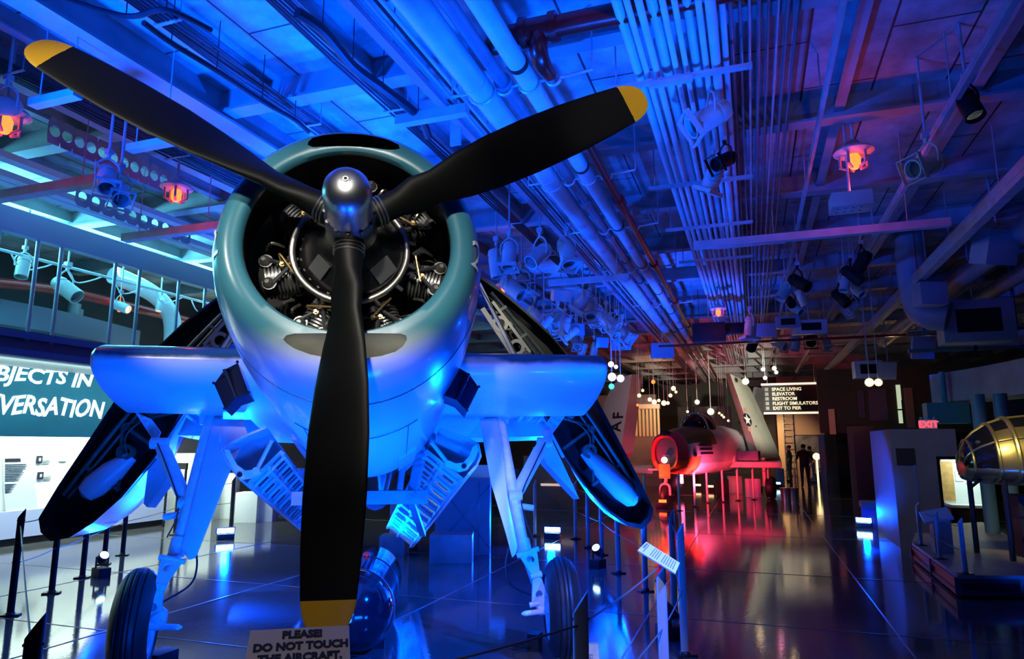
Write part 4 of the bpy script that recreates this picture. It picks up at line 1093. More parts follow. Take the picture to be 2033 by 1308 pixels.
for px, py in ((62, 640), (108, 665), (218, 690), (268, 692), (348, 700), (402, 702), (-20, 640), (452, 700)):
    y = at(px, py, X=GX).y - 8
    mb = MB(); mb.cyl((-.05, y, rz1 - rz0 - .12), (-.05, y, zb - rz0), .028, 10); mb.obj('rod', M_post, bal)
mb = MB(); mb.box((-11.9, 8, rz0 + .04), (4.5, 14, .08)); struct(mb, 'trim_41', M_wallwhite)                # soffit and balcony floor
mb = MB(); mb.box((-13.9, 8, 4.3), (.1, 14, 2.7)); struct(mb, 'wall_gallery', M_walldk)
mb = MB()
pts = [(-12.9, 3.2), (-12.6, 5.5), (-12.35, 7.5), (-12.4, 9.5), (-12.9, 11.5)]
c = catmull([Vector((x, y, 4.05)) for x, y in pts], 6)
mb.rings([[p + Vector((0, 0, -.22)), p + Vector((0, 0, .22)), p + Vector((-.3, 0, .22)), p + Vector((-.3, 0, -.22))] for p in c], True)
tag(mb.obj('curved_bulkhead', mat('dim_bulkhead', (.13, .14, .20), .5)), 'curved pale bulkhead inside the gallery behind the thin rods', 'bulkhead')
mb = MB(); mb.tube([Vector((-12.2, 6.8, 4.35)), Vector((-12.0, 8.6, 4.55)), Vector((-11.8, 10.5, 4.5)), Vector((-11.8, 14, 4.4))], .09, 12, smooth=6)
tag(mb.obj('pipe', M_red, None, (-12, 8.6, 4.5)), 'bent red pipe inside the gallery behind the thin rods', 'pipe')
mb = MB(); d0 = at(300, 590, X=-11.3); mb.tube([d0 + Vector((0, -.9, .25)), d0 + Vector((0, -.1, .12)), d0 + Vector((0, .35, -.1)), d0 + Vector((0, .6, -.5)), Vector((d0.x, d0.y + .65, rz0 + .08))], .17, 16, smooth=6)
tag(mb.obj('duct', M_wgrey, None, d0), 'white elbow duct inside the gallery left of the cowling', 'duct')
mb = MB(); d0 = at(145, 640, X=-13.4); mb.tube([d0 + Vector((0, 0, .4)), d0, Vector((d0.x, d0.y + .15, rz0 + .08))], .12, 14, smooth=4)
tag(mb.obj('duct', M_beam, None, d0), 'dim grey duct dropping at the back of the gallery', 'duct')
for i, y in enumerate((7.5, 10.6)):
    mb = MB(); mb.box((-13.7, y, 3.9), (.12, .12, 1.5)); trim(mb, M_beam)
# sign wall
def W2(px, py, X): return at(px, py, X=X)
SX = -11.0
a = W2(0, 720, SX); b = W2(0, 866, SX); y1 = W2(245, 820, SX).y
sg = MB(); sg.box((SX - .06, (4 + y1) / 2, (a.z + b.z) / 2), (.1, y1 - 4, a.z - b.z))
sgn = sg.obj('gallery_sign', M_teal, None, (SX, 7, b.z)); tag(sgn, 'teal gallery sign with white brush lettering OBJECTS IN CONVERSATION', 'sign')
mb = MB()
def sgn_text(t, pl, pr, zc, hgt):
    # lettering runs along +Y on the face X = SX, seen from +X
    y0, y1_ = pl, pr
    vs, fs = text_geo(t, 1.0, 0.006, align='LEFT', bold=.024, shear=.2)
    xa = min(v.x for v in vs); xb = max(v.x for v in vs); ya = min(v.y for v in vs); yb = max(v.y for v in vs)
    k = (y1_ - y0) / (xb - xa); kh = hgt / (yb - ya)
    mb.add([Vector((SX + v.z + .004, y0 + (v.x - xa) * k, zc + (v.y - ya) * kh + .05 * sin((v.x - xa) * 4) * .4)) for v in vs], fs)
yE = W2(186, 750, SX).y; yS = W2(60, 745, SX).y
z_hi = W2(100, 772, SX).z; h1 = W2(100, 733, SX).z - z_hi
cw = (yE - yS)
sgn_text('OBJECTS IN', W2(-52, 745, SX).y, yE, z_hi, h1)
z_lo = W2(110, 826, SX).z; h2 = W2(110, 789, SX).z - z_lo
sgn_text('CONVERSATION', W2(-115, 800, SX).y, W2(207, 812, SX).y, z_lo, h2)
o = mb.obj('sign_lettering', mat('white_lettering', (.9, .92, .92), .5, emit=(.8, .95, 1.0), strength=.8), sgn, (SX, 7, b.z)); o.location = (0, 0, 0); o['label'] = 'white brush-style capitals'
# lit text wall under the sign
LX = -12.45
za = W2(0, 862, LX).z; zb2 = W2(0, 1005, LX).z
mb = MB(); mb.box((LX - .045, 7.5, (za + .3) / 2), (.1, 9.2, za + .3)); tag(mb.obj('display_wall', M_wallwhite, None, (LX, 7.5, zb2)), 'brightly lit white display wall under the teal sign', 'wall panel')
tp = empty('text_panel', W2(33, 1000, LX + .02), 'tall grey text panel curling up the lit white display wall', 'text panel')
mb = MB(); o_ = tp.location
P = [W2(5, 905, LX + .03), W2(60, 903, LX + .03), W2(68, 985, LX + .03), W2(75, 1022, LX + .1), W2(12, 1025, LX + .1), W2(8, 985, LX + .03)]
mb.prism([p - o_ for p in P], (.02, 0, 0)); mb.obj('panel', mat('grey_panel', (.50, .55, .58), .5), tp)
mb = MB()
rnd = random.Random(5)
for i in range(22):
    y = 912 + i * 3.2 + (4 if i > 1 else 0) + (4 if i > 12 else 0)
    if y > 980: break
    a_ = W2(10, y, LX + .053); w = rnd.uniform(.8, 1.0) * (.75 if i < 2 else 1); b_ = W2(10 + 44 * w, y - .6, LX + .053); mb.bar(a_ - o_, b_ - o_, .006, .012 if i > 1 else .03, up=(0, 0, 1))
mb.obj('printed_lines', M_ink, tp)
for i, (px, py) in enumerate(((78, 912), (80, 944))):
    c = W2(px, py, LX + .02); mb = MB(); mb.box(c, (.03, .10, .13)); mb.box(c + Vector((.017, 0, 0)), (.004, .04, .06), mi=1)
    tag(mb.obj('framed_photo', [M_ink, M_cream], None, c), ('upper' if i == 0 else 'lower') + ' small black framed portrait on the lit white wall', 'picture', 'small framed portraits on the lit wall')
    c = W2(px + 14, py + 4, LX + .02); mb = MB(); 
    for q in range(3): mb.box(c + Vector((0, 0, .03 - .03 * q)), (.008, .14, .010))
    tag(mb.obj('caption', M_pipegrey, None, c), ('caption lines beside the upper portrait' if i == 0 else 'caption lines beside the lower portrait') + ' on the lit wall', 'caption')
c = W2(126, 905, LX + .02); mb = MB(); mb.box(c, (.02, .16, .2)); tag(mb.obj('poster', mat('pale_map_poster', (.62, .66, .42), .5, vary=.2, scale=20), None, c), 'pale green poster on the lit wall next to the dark folded wing', 'poster')
# plinth in front of it with black kickboard
q0 = at(0, 1078, z=0); q1 = at(316, 1040, z=0)
PX = -12.3
mb = MB(); zt2 = W2(0, 1030, PX).z; mb.box((PX - .065, 7.5, .12 + zt2 / 2), (.12, q1.y - 3, zt2 - .02)); mb.box((PX - .08, 7.5, .06), (.09, q1.y - 3.1, .12), mi=1)
tag(mb.obj('plinth', [M_lav, M_blackmatt], None, (PX, 7.5, 0)), 'long lavender plinth with black kickboard below the lit display wall', 'plinth')
# white cabinets further along
def block(name, x0, x1, ytop, ybase, depth, m, label, cat, mi=None, origin=None, yaw=0):
    a = at(x0, ybase, z=0); b = at(x1, ybase, z=0); d = (b - a); w = d.length; dist = ((a + b) / 2).xy.length
    t = at((x0 + x1) / 2, ytop, dist=dist).z; n = Vector((-d.y, d.x, 0)).normalized(); c = (a + b) / 2 + n * depth / 2
    R = Matrix.Rotation(atan2(d.y, d.x), 3, 'Z')
    mb = MB(); mb.box(c + Vector((0, 0, t / 2)), (w, depth, t), R)
    o = mb.obj(name, m, None, (c.x, c.y, 0), bevel=.006); tag(o, label, cat); return o, a, b, t, n
block('cabinet', 318, 372, 900, 1032, .6, M_wallwhite, 'white gallery cabinet seen between the left brace and leg cover', 'cabinet')
block('cabinet', 378, 420, 930, 1034, .5, M_wallwhite, 'white cabinet seen just right of the left leg cover bottom', 'cabinet')
block('cabinet', 464, 508, 978, 1038, .5, M_wallwhite, 'low white plinth block under the left bay door', 'plinth')
block('cabinet', 514, 540, 985, 1036, .4, M_lav, 'low lavender plinth block behind the left bay door', 'plinth')
o, a, b, t, n = block('cabinet', 425, 462, 940, 1030, .3, M_wallwhite, 'tall narrow white cabinet with a dark floral picture, left of the bay door', 'cabinet')
mb = MB(); c = at(352, 925, Y=11.8); mb.box(c, (.55, .05, .13)); mb.box((c.x - .25, c.y, c.z / 2), (.03, .04, c.z)); mb.box((c.x + .25, c.y, c.z / 2), (.03, .04, c.z)); tag(mb.obj('shelf', M_blackmatt, None, c), 'black shelf box on the white cabinets behind the left leg', 'shelf')

# ------------------------------------------------------------------ barrier posts, cords
def make_post(dark):
    e = empty('barrier_post', (0, 0, 0), 'x', 'barrier post')
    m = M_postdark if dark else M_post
    mb = MB(); n = 18; R = []
    for z, top in ((.012, 0), (.97, 1)):
        R.append([Vector((.034 * cos(2 * pi * j / n), .018 * sin(2 * pi * j / n), z + (.05 * cos(2 * pi * j / n) if top else 0))) for j in range(n)])
    mb.rings(R, True)
    for z in (.90, .50): mb.cyl((-.037, 0, z), (.037, 0, z), .006, 8, 1)
    mb.obj('post', [m, M_blackmatt], e)
    mb = MB(); mb.box((0, 0, .008), (.17, .10, .016)); mb.lathe((0, 0, .016), (0, 0, 1), [(0, .045), (.012, .04), (.02, .035)], 16); mb.obj('base_plate', M_postdark, e, bevel=.003)
    return e
proto = {True: make_post(True), False: make_post(False)}; used = {True: 0, False: 0}
POSTS = {}
def post(key, p, label, dark=False, rz=0.6, sc=1.06):
    o = proto[dark] if not used[dark] else dup(proto[dark]); used[dark] = 1
    o.location = (p.x, p.y, 0); o.rotation_euler = (0, 0, rz); o.scale = (sc, sc, sc)
    o['label'] = label; o['group'] = 'barrier posts round the airplane'; POSTS[key] = p; return o
for k, (x, y), l in (('l0', (20, 1222), 'dark barrier post at the nose of the left folded wing, leftmost of its row'), ('l1', (102, 1178), 'dark barrier post under the left folded wing, second of its row'),
                     ('l2', (163, 1147), 'dark barrier post under the left folded wing, third of its row beside the small flood'), ('l3', (206, 1120), 'dark barrier post behind the small blue flood, fourth of its row'), ('l4', (243, 1102), 'dark barrier post at the end of the lavender plinth, fifth of its row'),
                     ('l5', (347, 1062), 'dark barrier post seen left of the left leg cover'), ('l6', (458, 1048), 'blue-lit barrier post standing behind the wide blue flood at left')):
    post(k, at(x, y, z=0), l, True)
for k, (x, y), l in (('r0', (1062, 1064), 'barrier post just left of the wide blue flood behind the right wheel'), ('r1', (1143, 1070), 'barrier post under the right folded wing, second of its row'), ('r2', (1168, 1087), 'barrier post under the right folded wing, third of its row'),
                     ('r3', (1195, 1102), 'barrier post right behind the small black flood under the right wing'), ('r4', (1228, 1138), 'barrier post below the tip of the right folded wing'), ('r5', (1282, 1174), 'barrier post behind the tilted white placard'),
                     ('r6', (1340, 1224), 'barrier post right of the tilted placard, the farther of two'), ('r7', (1360, 1302), 'barrier post right of the tilted placard, the nearer of two')):
    post(k, at(x, y, z=0), l, False)
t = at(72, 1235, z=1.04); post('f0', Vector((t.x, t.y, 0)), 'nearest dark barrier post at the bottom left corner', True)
t = at(1152, 1190, z=1.04); post('f2', Vector((t.x, t.y, 0)), 'nearest pale barrier post in front of the right wheel', False, .35)
t = at(1311, 1112, dist=4.98); o_ = post('f3', Vector((t.x, t.y, 0)), 'barrier post that carries the tilted white placard', False, .3); o_.scale.z = (t.z - .045) / 1.0
t = (at(478, 1350, dist=2.46) + at(697, 1347, dist=2.46)) / 2; POSTS['f1'] = Vector((t.x, t.y + .14, 0))
def cord(k0, k1, z, label, sag=.015):
    a, b = POSTS[k0], POSTS[k1]
    mb = MB(); mb.tube([Vector((a.x + (b.x - a.x) * t, a.y + (b.y - a.y) * t, z - sag * 4 * t * (1 - t))) for t in (0, .25, .5, .75, 1)], .0055, 6)
    o = mb.obj('barrier_rope', M_rope, None, (a.x, a.y, z)); tag(o, label, 'rope', 'barrier cords between the posts')
ordn = ('first', 'second', 'third', 'fourth', 'fifth', 'sixth', 'seventh', 'eighth')
for side, ks in (('left', ('l0', 'l1', 'l2', 'l3', 'l4', 'l5', 'l6')), ('right', ('r0', 'r1', 'r2', 'r3', 'r4', 'r5', 'r6', 'r7'))):
    for i in range(len(ks) - 1):
        for z, hl in ((.93, 'upper'), (.52, 'lower')):
            cord(ks[i], ks[i + 1], z, '%s barrier cord in the %s span of posts along the %s folded wing' % (hl, ordn[i], side))
for k0, k1, z, l in (('f2', 'f3', .93, 'upper barrier cord from the nearest pale post to the placard post'), ('f2', 'f3', .52, 'lower barrier cord from the nearest pale post to the placard post'),
                     ('f3', 'r7', .52, 'barrier cord from the placard post to the post right of it'), ('f1', 'f2', .93, 'upper barrier cord crossing before the right wheel to the nearest pale post')):
    cord(k0, k1, z, l)
cord('l0', 'f0', .90, 'barrier cord from the leftmost dark post to the nearest dark post'); cord('f0', 'f1', .90, 'barrier cord running right from the nearest dark post to the notice sign')

# ------------------------------------------------------------------ floor floods in view
def flood(p, aim, label, wide=False, dark=True):
    e = empty('floodlight', (p.x, p.y, 0), label, 'floodlight', atan2(aim.y - p.y, aim.x - p.x) - pi / 2, 'blue floodlights on the floor')
    if wide:
        mb = MB(); mb.box((0, 0, .05), (.30, .16, .10)); mb.obj('housing', M_navy, e, bevel=.01)
        mb = MB(); mb.box((0, -.02, .155), (.34, .05, .11)); mb.obj('lamp_head', M_bluegel, e, bevel=.008)
        for s in (-1, 1):
            mb = MB(); mb.box((0, -.02 + s * .028, .155), (.30, .006, .085)); mb.obj('lens', E_blue, e)
    else:
        mb = MB(); mb.box((0, 0, .06), (.16, .22, .12)); mb.obj('ballast_box', M_blackmatt, e, bevel=.01)
        R = Matrix.Rotation(radians(40), 3, 'X')
        mb = MB(); mb.box((-.075, 0, .19), (.012, .03, .16)); mb.box((.075, 0, .19), (.012, .03, .16)); mb.obj('yoke', M_blackmatt, e)
        d = Vector((0, .75, .66))
        mb = MB(); mb.lathe(Vector((0, -.05, .20)), d, [(0, .05), (.04, .065), (.13, .065), (.13, .055)], 20); mb.obj('can', M_navy, e)
        mb = MB(); mb.lathe(Vector((0, -.05, .20)) + d.normalized() * .125, d, [(0, .055), (.008, .055)], 20); mb.obj('lens', E_blue, e)
    return e
tgt = P2W(0, 3.2, 2)
flood(FL[0], tgt, 'wide blue floodlight on the floor behind the left leg', True); flood(FL[1], tgt, 'wide blue floodlight on the floor behind the right leg', True)
flood(FL[2], tgt, 'small black floodlight on the floor between the left barrier posts'); flood(FL[3], tgt, 'small black floodlight on the floor under the tip of the right folded wing')
flood(FL[4], FL[4] + Vector((-.4, -1, 0)), 'blue floodlight at the foot of the blue-lit partition', True); flood(FL[5], tgt, 'black floodlight behind the placard post')

# ------------------------------------------------------------------ signs in front
def board(c0, c1, c2, c3, th, name, m, label, cat):
    """c0 top left, c1 top right, c2 bottom right, c3 bottom left"""
    n = (c1 - c0).cross(c3 - c0).normalized()
    e = empty(name, (c2 + c3) / 2, label, cat); o = e.location.copy()
    mb = MB(); mb.prism([p - o for p in (c0, c1, c2, c3)], n * th); mb.obj('board', m, e, bevel=.002)
    return e, o, -n
s0 = at(497, 1251, dist=2.62); s1 = at(693, 1240.5, dist=2.62); s3 = at(478, 1350, dist=2.46); s2 = at(697, 1347, dist=2.46)
_n = (s1 - s0).cross(s2 - s1); _o = Vector((0, 0, CAMZ)); _d = s3 - _o; s3 = _o + _d * ((s0 - _o).dot(_n) / _d.dot(_n))
e, o, n = board(s0, s1, s2, s3, .012, 'notice_sign', M_cream, 'cream notice sign reading PLEASE DO NOT TOUCH THE AIRCRAFT', 'sign')
ux = (s1 - s0).normalized(); uy = ((s0 + s1) / 2 - (s2 + s3) / 2); uy = (uy - ux * uy.dot(ux)).normalized()
if ux.cross(uy).dot(n) < 0: pass
wS = (s1 - s0).length; tp_ = (s0 + s1) / 2
mb = MB(); lift = ux.cross(uy) * .003
for t, yy, dx in (('PLEASE!', 1266, 600), ('DO NOT TOUCH', 1289, 598), ('THE AIRCRAFT.', 1312, 596)):
    # baseline point on the board
    q = at(dx, yy, dist=2.6); dnm = ux.cross(uy); ray = q - Vector((0, 0, CAMZ)); tt = (s0 - Vector((0, 0, CAMZ))).dot(dnm) / ray.dot(dnm); org = Vector((0, 0, CAMZ)) + ray * tt
    text_on(mb, t, wS * .119, org - o + lift, ux, uy, .0006, bold=.0022)
mb.obj('lettering', M_ink, e)
mb = MB(); c = (s2 + s3) / 2 - o; mb.bar(c + Vector((0, .14, .06)), Vector((c.x, c.y + .14, -o.z)), .05, .03, up=(0, 1, 0)); mb.box((c.x, c.y + .14, -o.z + .01), (.3, .25, .02)); mb.obj('stand', M_post, e)
# tilted placard
c0 = at(1283, 1075, dist=5.05); c1 = at(1350, 1117, dist=4.95); c2 = at(1341, 1138, dist=4.85); c3 = at(1266, 1092, dist=4.95)
e, o, n = board(c0, c1, c2, c3, .012, 'placard', M_white, 'white tilted placard with small printed text on the right-hand barrier post', 'sign')
mb = MB(); un = (c1 - c0).cross(c3 - c0).normalized() * -.0015
for i in range(15):
    t = .06 + i * .06
    if i in (2, 3, 8): continue
    a_ = c0.lerp(c1, t).lerp(c3.lerp(c2, t), .10) - o + un; b_ = c0.lerp(c1, t).lerp(c3.lerp(c2, t), .86 if i else .6) - o + un
    mb.bar(a_, b_, .006 if i else .014, .001, up=un)
mb.obj('printed_lines', mat('grey_print', (.22, .22, .24), .6), e)
# wooden wheel chock with lettering
p = at(1148, 1318, z=0); R = Matrix.Rotation(YAW, 3, 'Z')
e = empty('wheel_chock', (p.x, p.y, 0), 'yellow wooden wheel chock lettered TBM-3E in front of the right tyre', 'wheel chock', YAW)
mb = MB(); mb.prism([(-.17, -.05, 0), (-.17, .09, 0), (-.17, .09, .14), (-.17, .04, .14)], (.34, 0, 0)); mb.obj('block', M_wood, e, bevel=.006)
mb = MB(); d_ = Vector((0, .09, .14)).normalized(); text_on(mb, 'TBM-3E', .075, Vector((0, -.03, .03)) + Vector((0, -.14, .09)).normalized() * .002, (1, 0, 0), d_, .0005); mb.obj('lettering', M_ink, e)
p = at(1062, 1290, z=0); mb = MB(); mb.box((p.x, p.y, .07), (.10, .12, .14)); mb.tube([Vector((p.x - .1 + .09 * cos(2 * pi * j / 20), p.y - .05 + .07 * sin(2 * pi * j / 20), .02 + .002 * j)) for j in range(20)], .010, 6)
tag(mb.obj('cable_box', M_blackmatt, None, (p.x, p.y, 0)), 'small black box with coiled cable inside the right wheel', 'box')
p = at(318, 1318, z=0); mb = MB(); mb.box((p.x, p.y, .05), (.16, .22, .10)); tag(mb.obj('wheel_chock', M_blackmatt, None, (p.x, p.y, 0), bevel=.01), 'black wheel chock beside the left tyre', 'wheel chock')

# ------------------------------------------------------------------ things on the floor under the airplane
p0 = P2W(*[*atp(700, 1238, 2.0)]); 
tl = P2W(0, 0, 0); ay = Vector((-sin(PYAW), cos(PYAW), 0))
tc = at(725, 1305, z=0); tc = Vector((at(700, 1300, z=0).x, at(700, 1300, z=0).y, 0)) + ay * .0
tor = empty('torpedo', tc, 'glossy dark blue torpedo lying on the floor behind the lower blade', 'torpedo', PYAW + radians(-3))
rT = .335
mb = MB(); prof = [(-.30 + rT * (1 - cos(pi / 2 * i / 10)), rT * sin(pi / 2 * i / 10)) for i in range(11)] + [(.9, rT), (1.5, rT * .97), (1.9, rT * .8), (2.15, rT * .45), (2.2, .02)]
mb.lathe((0, 0, rT + .015), (0, 1, 0), prof, 40); mb.obj('casing', mat('glossy_navy_casing', (.008, .01, .02), .10, 0, coat=.4), tor)
mb = MB(); mb.lathe((0, .03, rT + .015), (0, 1, 0), [(0, rT + .001), (0, rT + .008), (.03, rT + .008), (.03, rT + .001)], 40, cap=False); mb.lathe((0, .75, rT + .015), (0, 1, 0), [(0, rT + .001), (0, rT + .006), (.02, rT + .006), (.02, rT + .001)], 40, cap=False); mb.obj('seam_band', M_navy, tor)
mb = MB(); mb.lathe((.0, -.34, rT + .02), (0, 1, 0), [(0, .02), (.02, .03), (.05, .045)], 14); mb.ball((0.02, -.33, rT + .06), .02, 10); mb.obj('nose_valve', M_dome, tor)
for s in (.2, 1.2):
    mb = MB(); mb.box((0, s, .03), (.5, .10, .06)); mb.obj('cradle', M_blackmatt, tor)
mb = MB(); mb.ball((.02, .75, 2 * rT + .02), .035, 10); mb.obj('cap', M_jetred, tor)['label'] = 'red cap on top'
# crates and cabinet
block('equipment_box', 852, 937, 1062, 1119, .45, M_pipegrey, 'low grey equipment box in front of the tall grey cabinet', 'box')
block('equipment_box', 752, 802, 1064, 1104, .4, M_pipegrey, 'low grey equipment box behind the torpedo', 'box')
o, a, b, t, n = block('cabinet', 862, 972, 950, 1102, .7, mat('cabinet_grey', (.20, .21, .25), .45), 'tall grey cabinet with crossed braces behind the right bay door', 'cabinet')
mb = MB(); l = a - n * .006; r = b - n * .006; up_ = Vector((0, 0, 1))
mb.bar(l + up_ * .1, r + up_ * (t - .1), .012, .02, up=n); mb.bar(l.lerp(r, .1) + up_ * (t - .15), r + up_ * .12, .012, .02, up=n); mb.bar(l.lerp(r, .8) + up_ * .05, l.lerp(r, .8) + up_ * (t - .05), .012, .02, up=n)
k = mb.obj('cross_brace', M_navy, None); k.parent = o; k.location = -o.location
mb = MB(); c = at(948, 936, dist=(a.xy.length + .6)); mb.box(c, (.9, .3, .22)); tag(mb.obj('carton', M_wallwhite, None, c), 'white carton on top of the tall grey cabinet', 'carton')
block('support_stand', 812, 828, 1000, 1092, .12, M_blackmatt, 'black upright support stand behind the torpedo', 'stand')
block('leaning_board', 772, 812, 985, 1092, .06, mat('pinkish_panel', (.45, .28, .26), .4), 'pinkish upright panel between the black stand and the torpedo', 'panel')
block('low_wall', 1040, 1142, 905, 1018, .3, M_brown, 'low dark brown wall behind the right leg and barrier posts', 'wall')
mb = MB(); c = at(1085, 962, dist=((at(1040, 1018, z=0) + at(1142, 1018, z=0)) / 2).xy.length - .03); mb.box(c, (1.4, .05, .06)); tag(mb.obj('strip_light', mat('dim_warm_strip', (1, .8, .6), .5, emit=(1.0, .62, .38), strength=.5), None, c), 'warm strip light on the low dark brown wall', 'light')
# ================================================================== LAMPS UNDER THE DECKHEAD
SPOT_MESH = {}
def spot(px, py, z, s, label, aim=(-.3, -.2, -.9), mats=None, lens=None, square=False, group=None, hang=True, loc=None):
    """theatre lamp: can, back cap, yoke, hanger up to the deckhead, lens"""
    p = at(px, py, z=z) if loc is None else Vector(loc)
    m = mats or M_can
    e = empty('spotlight', p, label, 'spotlight', 0, group)
    d = Vector(aim).normalized()
    mb = MB(); mb.lathe(d * -.16 * s, d, [(0, .03 * s), (.02 * s, .07 * s), (.07 * s, .085 * s), (.09 * s, .085 * s), (.09 * s, .075 * s), (.12 * s, .075 * s), (.12 * s, .085 * s), (.34 * s, .085 * s), (.34 * s, .072 * s), (.30 * s, .07 * s)], 18)
    if square:
        sd = d.cross(Vector((0, 0, 1))).normalized(); u = sd.cross(d)
        for a_, b_ in ((-1, 0), (1, 0), (0, -1), (0, 1)):
            c = d * .18 * s + sd * a_ * .11 * s + u * b_ * .11 * s
            mb.bar(c - (u if a_ else sd) * .115 * s, c + (u if a_ else sd) * .115 * s, .008 * s, .04 * s, up=d)
    mb.obj('can', m, e)
    mb = MB(); mb.lathe(d * .11 * s, d, [(0, .068 * s), (.03 * s, .068 * s)], 18); mb.obj('lens', lens or M_glass, e)
    sd = d.cross(Vector((0, 0, 1)))
    sd = sd.normalized() if sd.length > .05 else Vector((1, 0, 0))
    mb = MB(); top = Vector((0, 0, .2 * s))
    mb.tube([sd * .10 * s, sd * .10 * s + top * .6, top, sd * -.10 * s + top * .6, sd * -.10 * s], .010 * s, 6, smooth=3)
    mb.cyl(top, top + Vector((0, 0, .06 * s)), .02 * s, 8); mb.obj('yoke', m, e)
    if hang:
        mb = MB(); mb.cyl(top, (0, 0, CT - p.z), .014, 8); mb.box(top + Vector((0, 0, .07 * s)), (.06 * s, .06 * s, .05 * s)); mb.obj('hanger', M_strut, e)
    return e
def beacon(px, py, z, s, label, hang=True):
    """explosion-proof red lamp: dished shade, cage legs, red bulb"""
    p = at(px, py, z=z); e = empty('ceiling_lamp', p, label, 'ceiling lamp', 0, 'red ceiling lamps')
    mb = MB(); mb.lathe((0, 0, .0), (0, 0, 1), [(.06 * s, .16 * s), (.08 * s, .19 * s), (.11 * s, .17 * s), (.15 * s, .08 * s), (.2 * s, .05 * s)], 24)
    mb.cyl((0, 0, .18 * s), (0, 0, CT - p.z), .015, 8); mb.obj('shade', M_can, e)
    mb = MB()
    for k in range(5):
        a = 2 * pi * k / 5 + .4; mb.tube([(.13 * s * cos(a), .13 * s * sin(a), .08 * s), (.13 * s * cos(a), .13 * s * sin(a), -.06 * s), (.06 * s * cos(a), .06 * s * sin(a), -.09 * s)], .014 * s, 6)
    mb.obj('cage', mat('rosy_lamp_cage', (.6, .3, .28), .4), e)
    mb = MB(); mb.lathe((0, 0, .06 * s), (0, 0, -1), [(0, .04 * s), (.04 * s, .06 * s), (.12 * s, .055 * s), (.15 * s, .03 * s)], 16); mb.obj('bulb', E_red, e)
    light('POINT', p + Vector((0, 0, -.30 * s)), None, 7 if s > 1.12 else 4, (1.0, .08, .12), .05)
    return e
beacon(350, 386, 4.75, 1.0, 'red caged ceiling lamp left of the cowling, under the upper left blade')
beacon(10, 245, 4.75, 1.1, 'red caged ceiling lamp at the left edge of the picture, above the gallery')
beacon(1696, 318, 4.95, 1.15, 'red caged ceiling lamp above the beige speaker box at right')
beacon(1000, 572, 4.7, .8, 'small red caged lamp among blue spotlights beside the right folded wing')
beacon(1426, 620, 4.5, .9, 'red lamp glowing behind the white conduit bundle')
mb = MB(); c = at(238, 604, X=-11.6); mb.lathe(c, (0, 0, -1), [(0, .03), (.04, .05), (.12, .045), (.15, .02)], 14); mb.cyl(c, (c.x, c.y, CT), .006, 6); tag(mb.obj('lamp', E_red, None, c), 'small red lamp inside the gallery behind the rods', 'lamp')
# near spotlights, each told apart by look and place
spot(1412, 232, 4.75, 1.25, 'beige can spotlight with square open front at right of the right blade tip', (-.72, -.25, -.45), M_beige, square=True)
spot(1418, 345, 4.7, 1.1, 'black and grey spotlight below the beige can spotlight', (-.35, .2, -.75), M_can, square=True)
spot(1440, 318, 4.75, .9, 'black square-hooded spotlight just behind the grey one right of the blade tip', (-.5, -.5, -.4), M_blackmatt, square=True)
spot(1843, 328, 4.45, 1.15, 'lit cream spotlight hanging from the thin pipe strut at right', (-.75, -.5, -.3), mat('cream_lamp', (.7, .62, .40), .4), square=True)
spot(1922, 205, 4.8, 1.0, 'dark spotlight with small white points at the upper right corner', (.15, -.35, -.9), M_blackmatt, lens=mat('point_lens', (.02, .02, .02), .2, emit=(.8, .9, 1.0), strength=.35))
spot(212, 352, 4.4, 1.0, 'pale spotlight on the crosswise bar, left of a pair over the gallery', (.45, -.3, -.8), M_can, square=True)
spot(236, 380, 4.3, 1.0, 'pale spotlight on the crosswise bar, right of a pair over the gallery', (.6, -.3, -.7), M_can, square=True)
spot(10, 210, 4.75, 1.0, 'bright white spotlight at the left edge above the red lamp', (.25, -.7, -.35), M_can, lens=E_white)
spot(50, 530, 0, 1.1, 'pale spotlight inside the gallery, leftmost behind the rods', (.2, -.2, -.9), M_can, loc=at(46, 528, X=-10.6))
spot(130, 570, 0, 1.5, 'large pale can spotlight inside the gallery behind the second rod', (.75, .2, -.55), M_can, loc=at(130, 572, X=-10.6))
spot(238, 606, 0, 1.0, 'bright pale spotlight inside the gallery beside the third rod', (.8, .2, -.3), M_wgrey, lens=E_warm, loc=at(238, 608, X=-10.6))
spot(320, 604, 0, .8, 'small pale spotlight inside the gallery on the white duct', (.0, -.2, -1), M_wgrey, lens=E_warm, loc=at(318, 604, X=-10.8))
# lighting rail in the gallery
mb = MB(); a = at(-20, 490, X=-10.6); b = at(300, 585, X=-10.6); b.z = a.z; mb.cyl(a, b + Vector((0, 3, 0)), .025, 10)
tag(mb.obj('lighting_rail', M_conduit, None, a), 'pale lighting rail inside the gallery behind the rods', 'rail')
mb = MB()
for q in range(5):
    y0 = a.y + .3 + q * .9; mb.tube([Vector((a.x, y0, a.z)), Vector((a.x, y0 + .2, a.z - .22)), Vector((a.x, y0 + .5, a.z - .12)), Vector((a.x, y0 + .7, a.z))], .012, 6, smooth=4)
tag(mb.obj('lamp_cable', M_white, None, a), 'loops of white lamp cable hanging from the gallery lighting rail', 'cable')
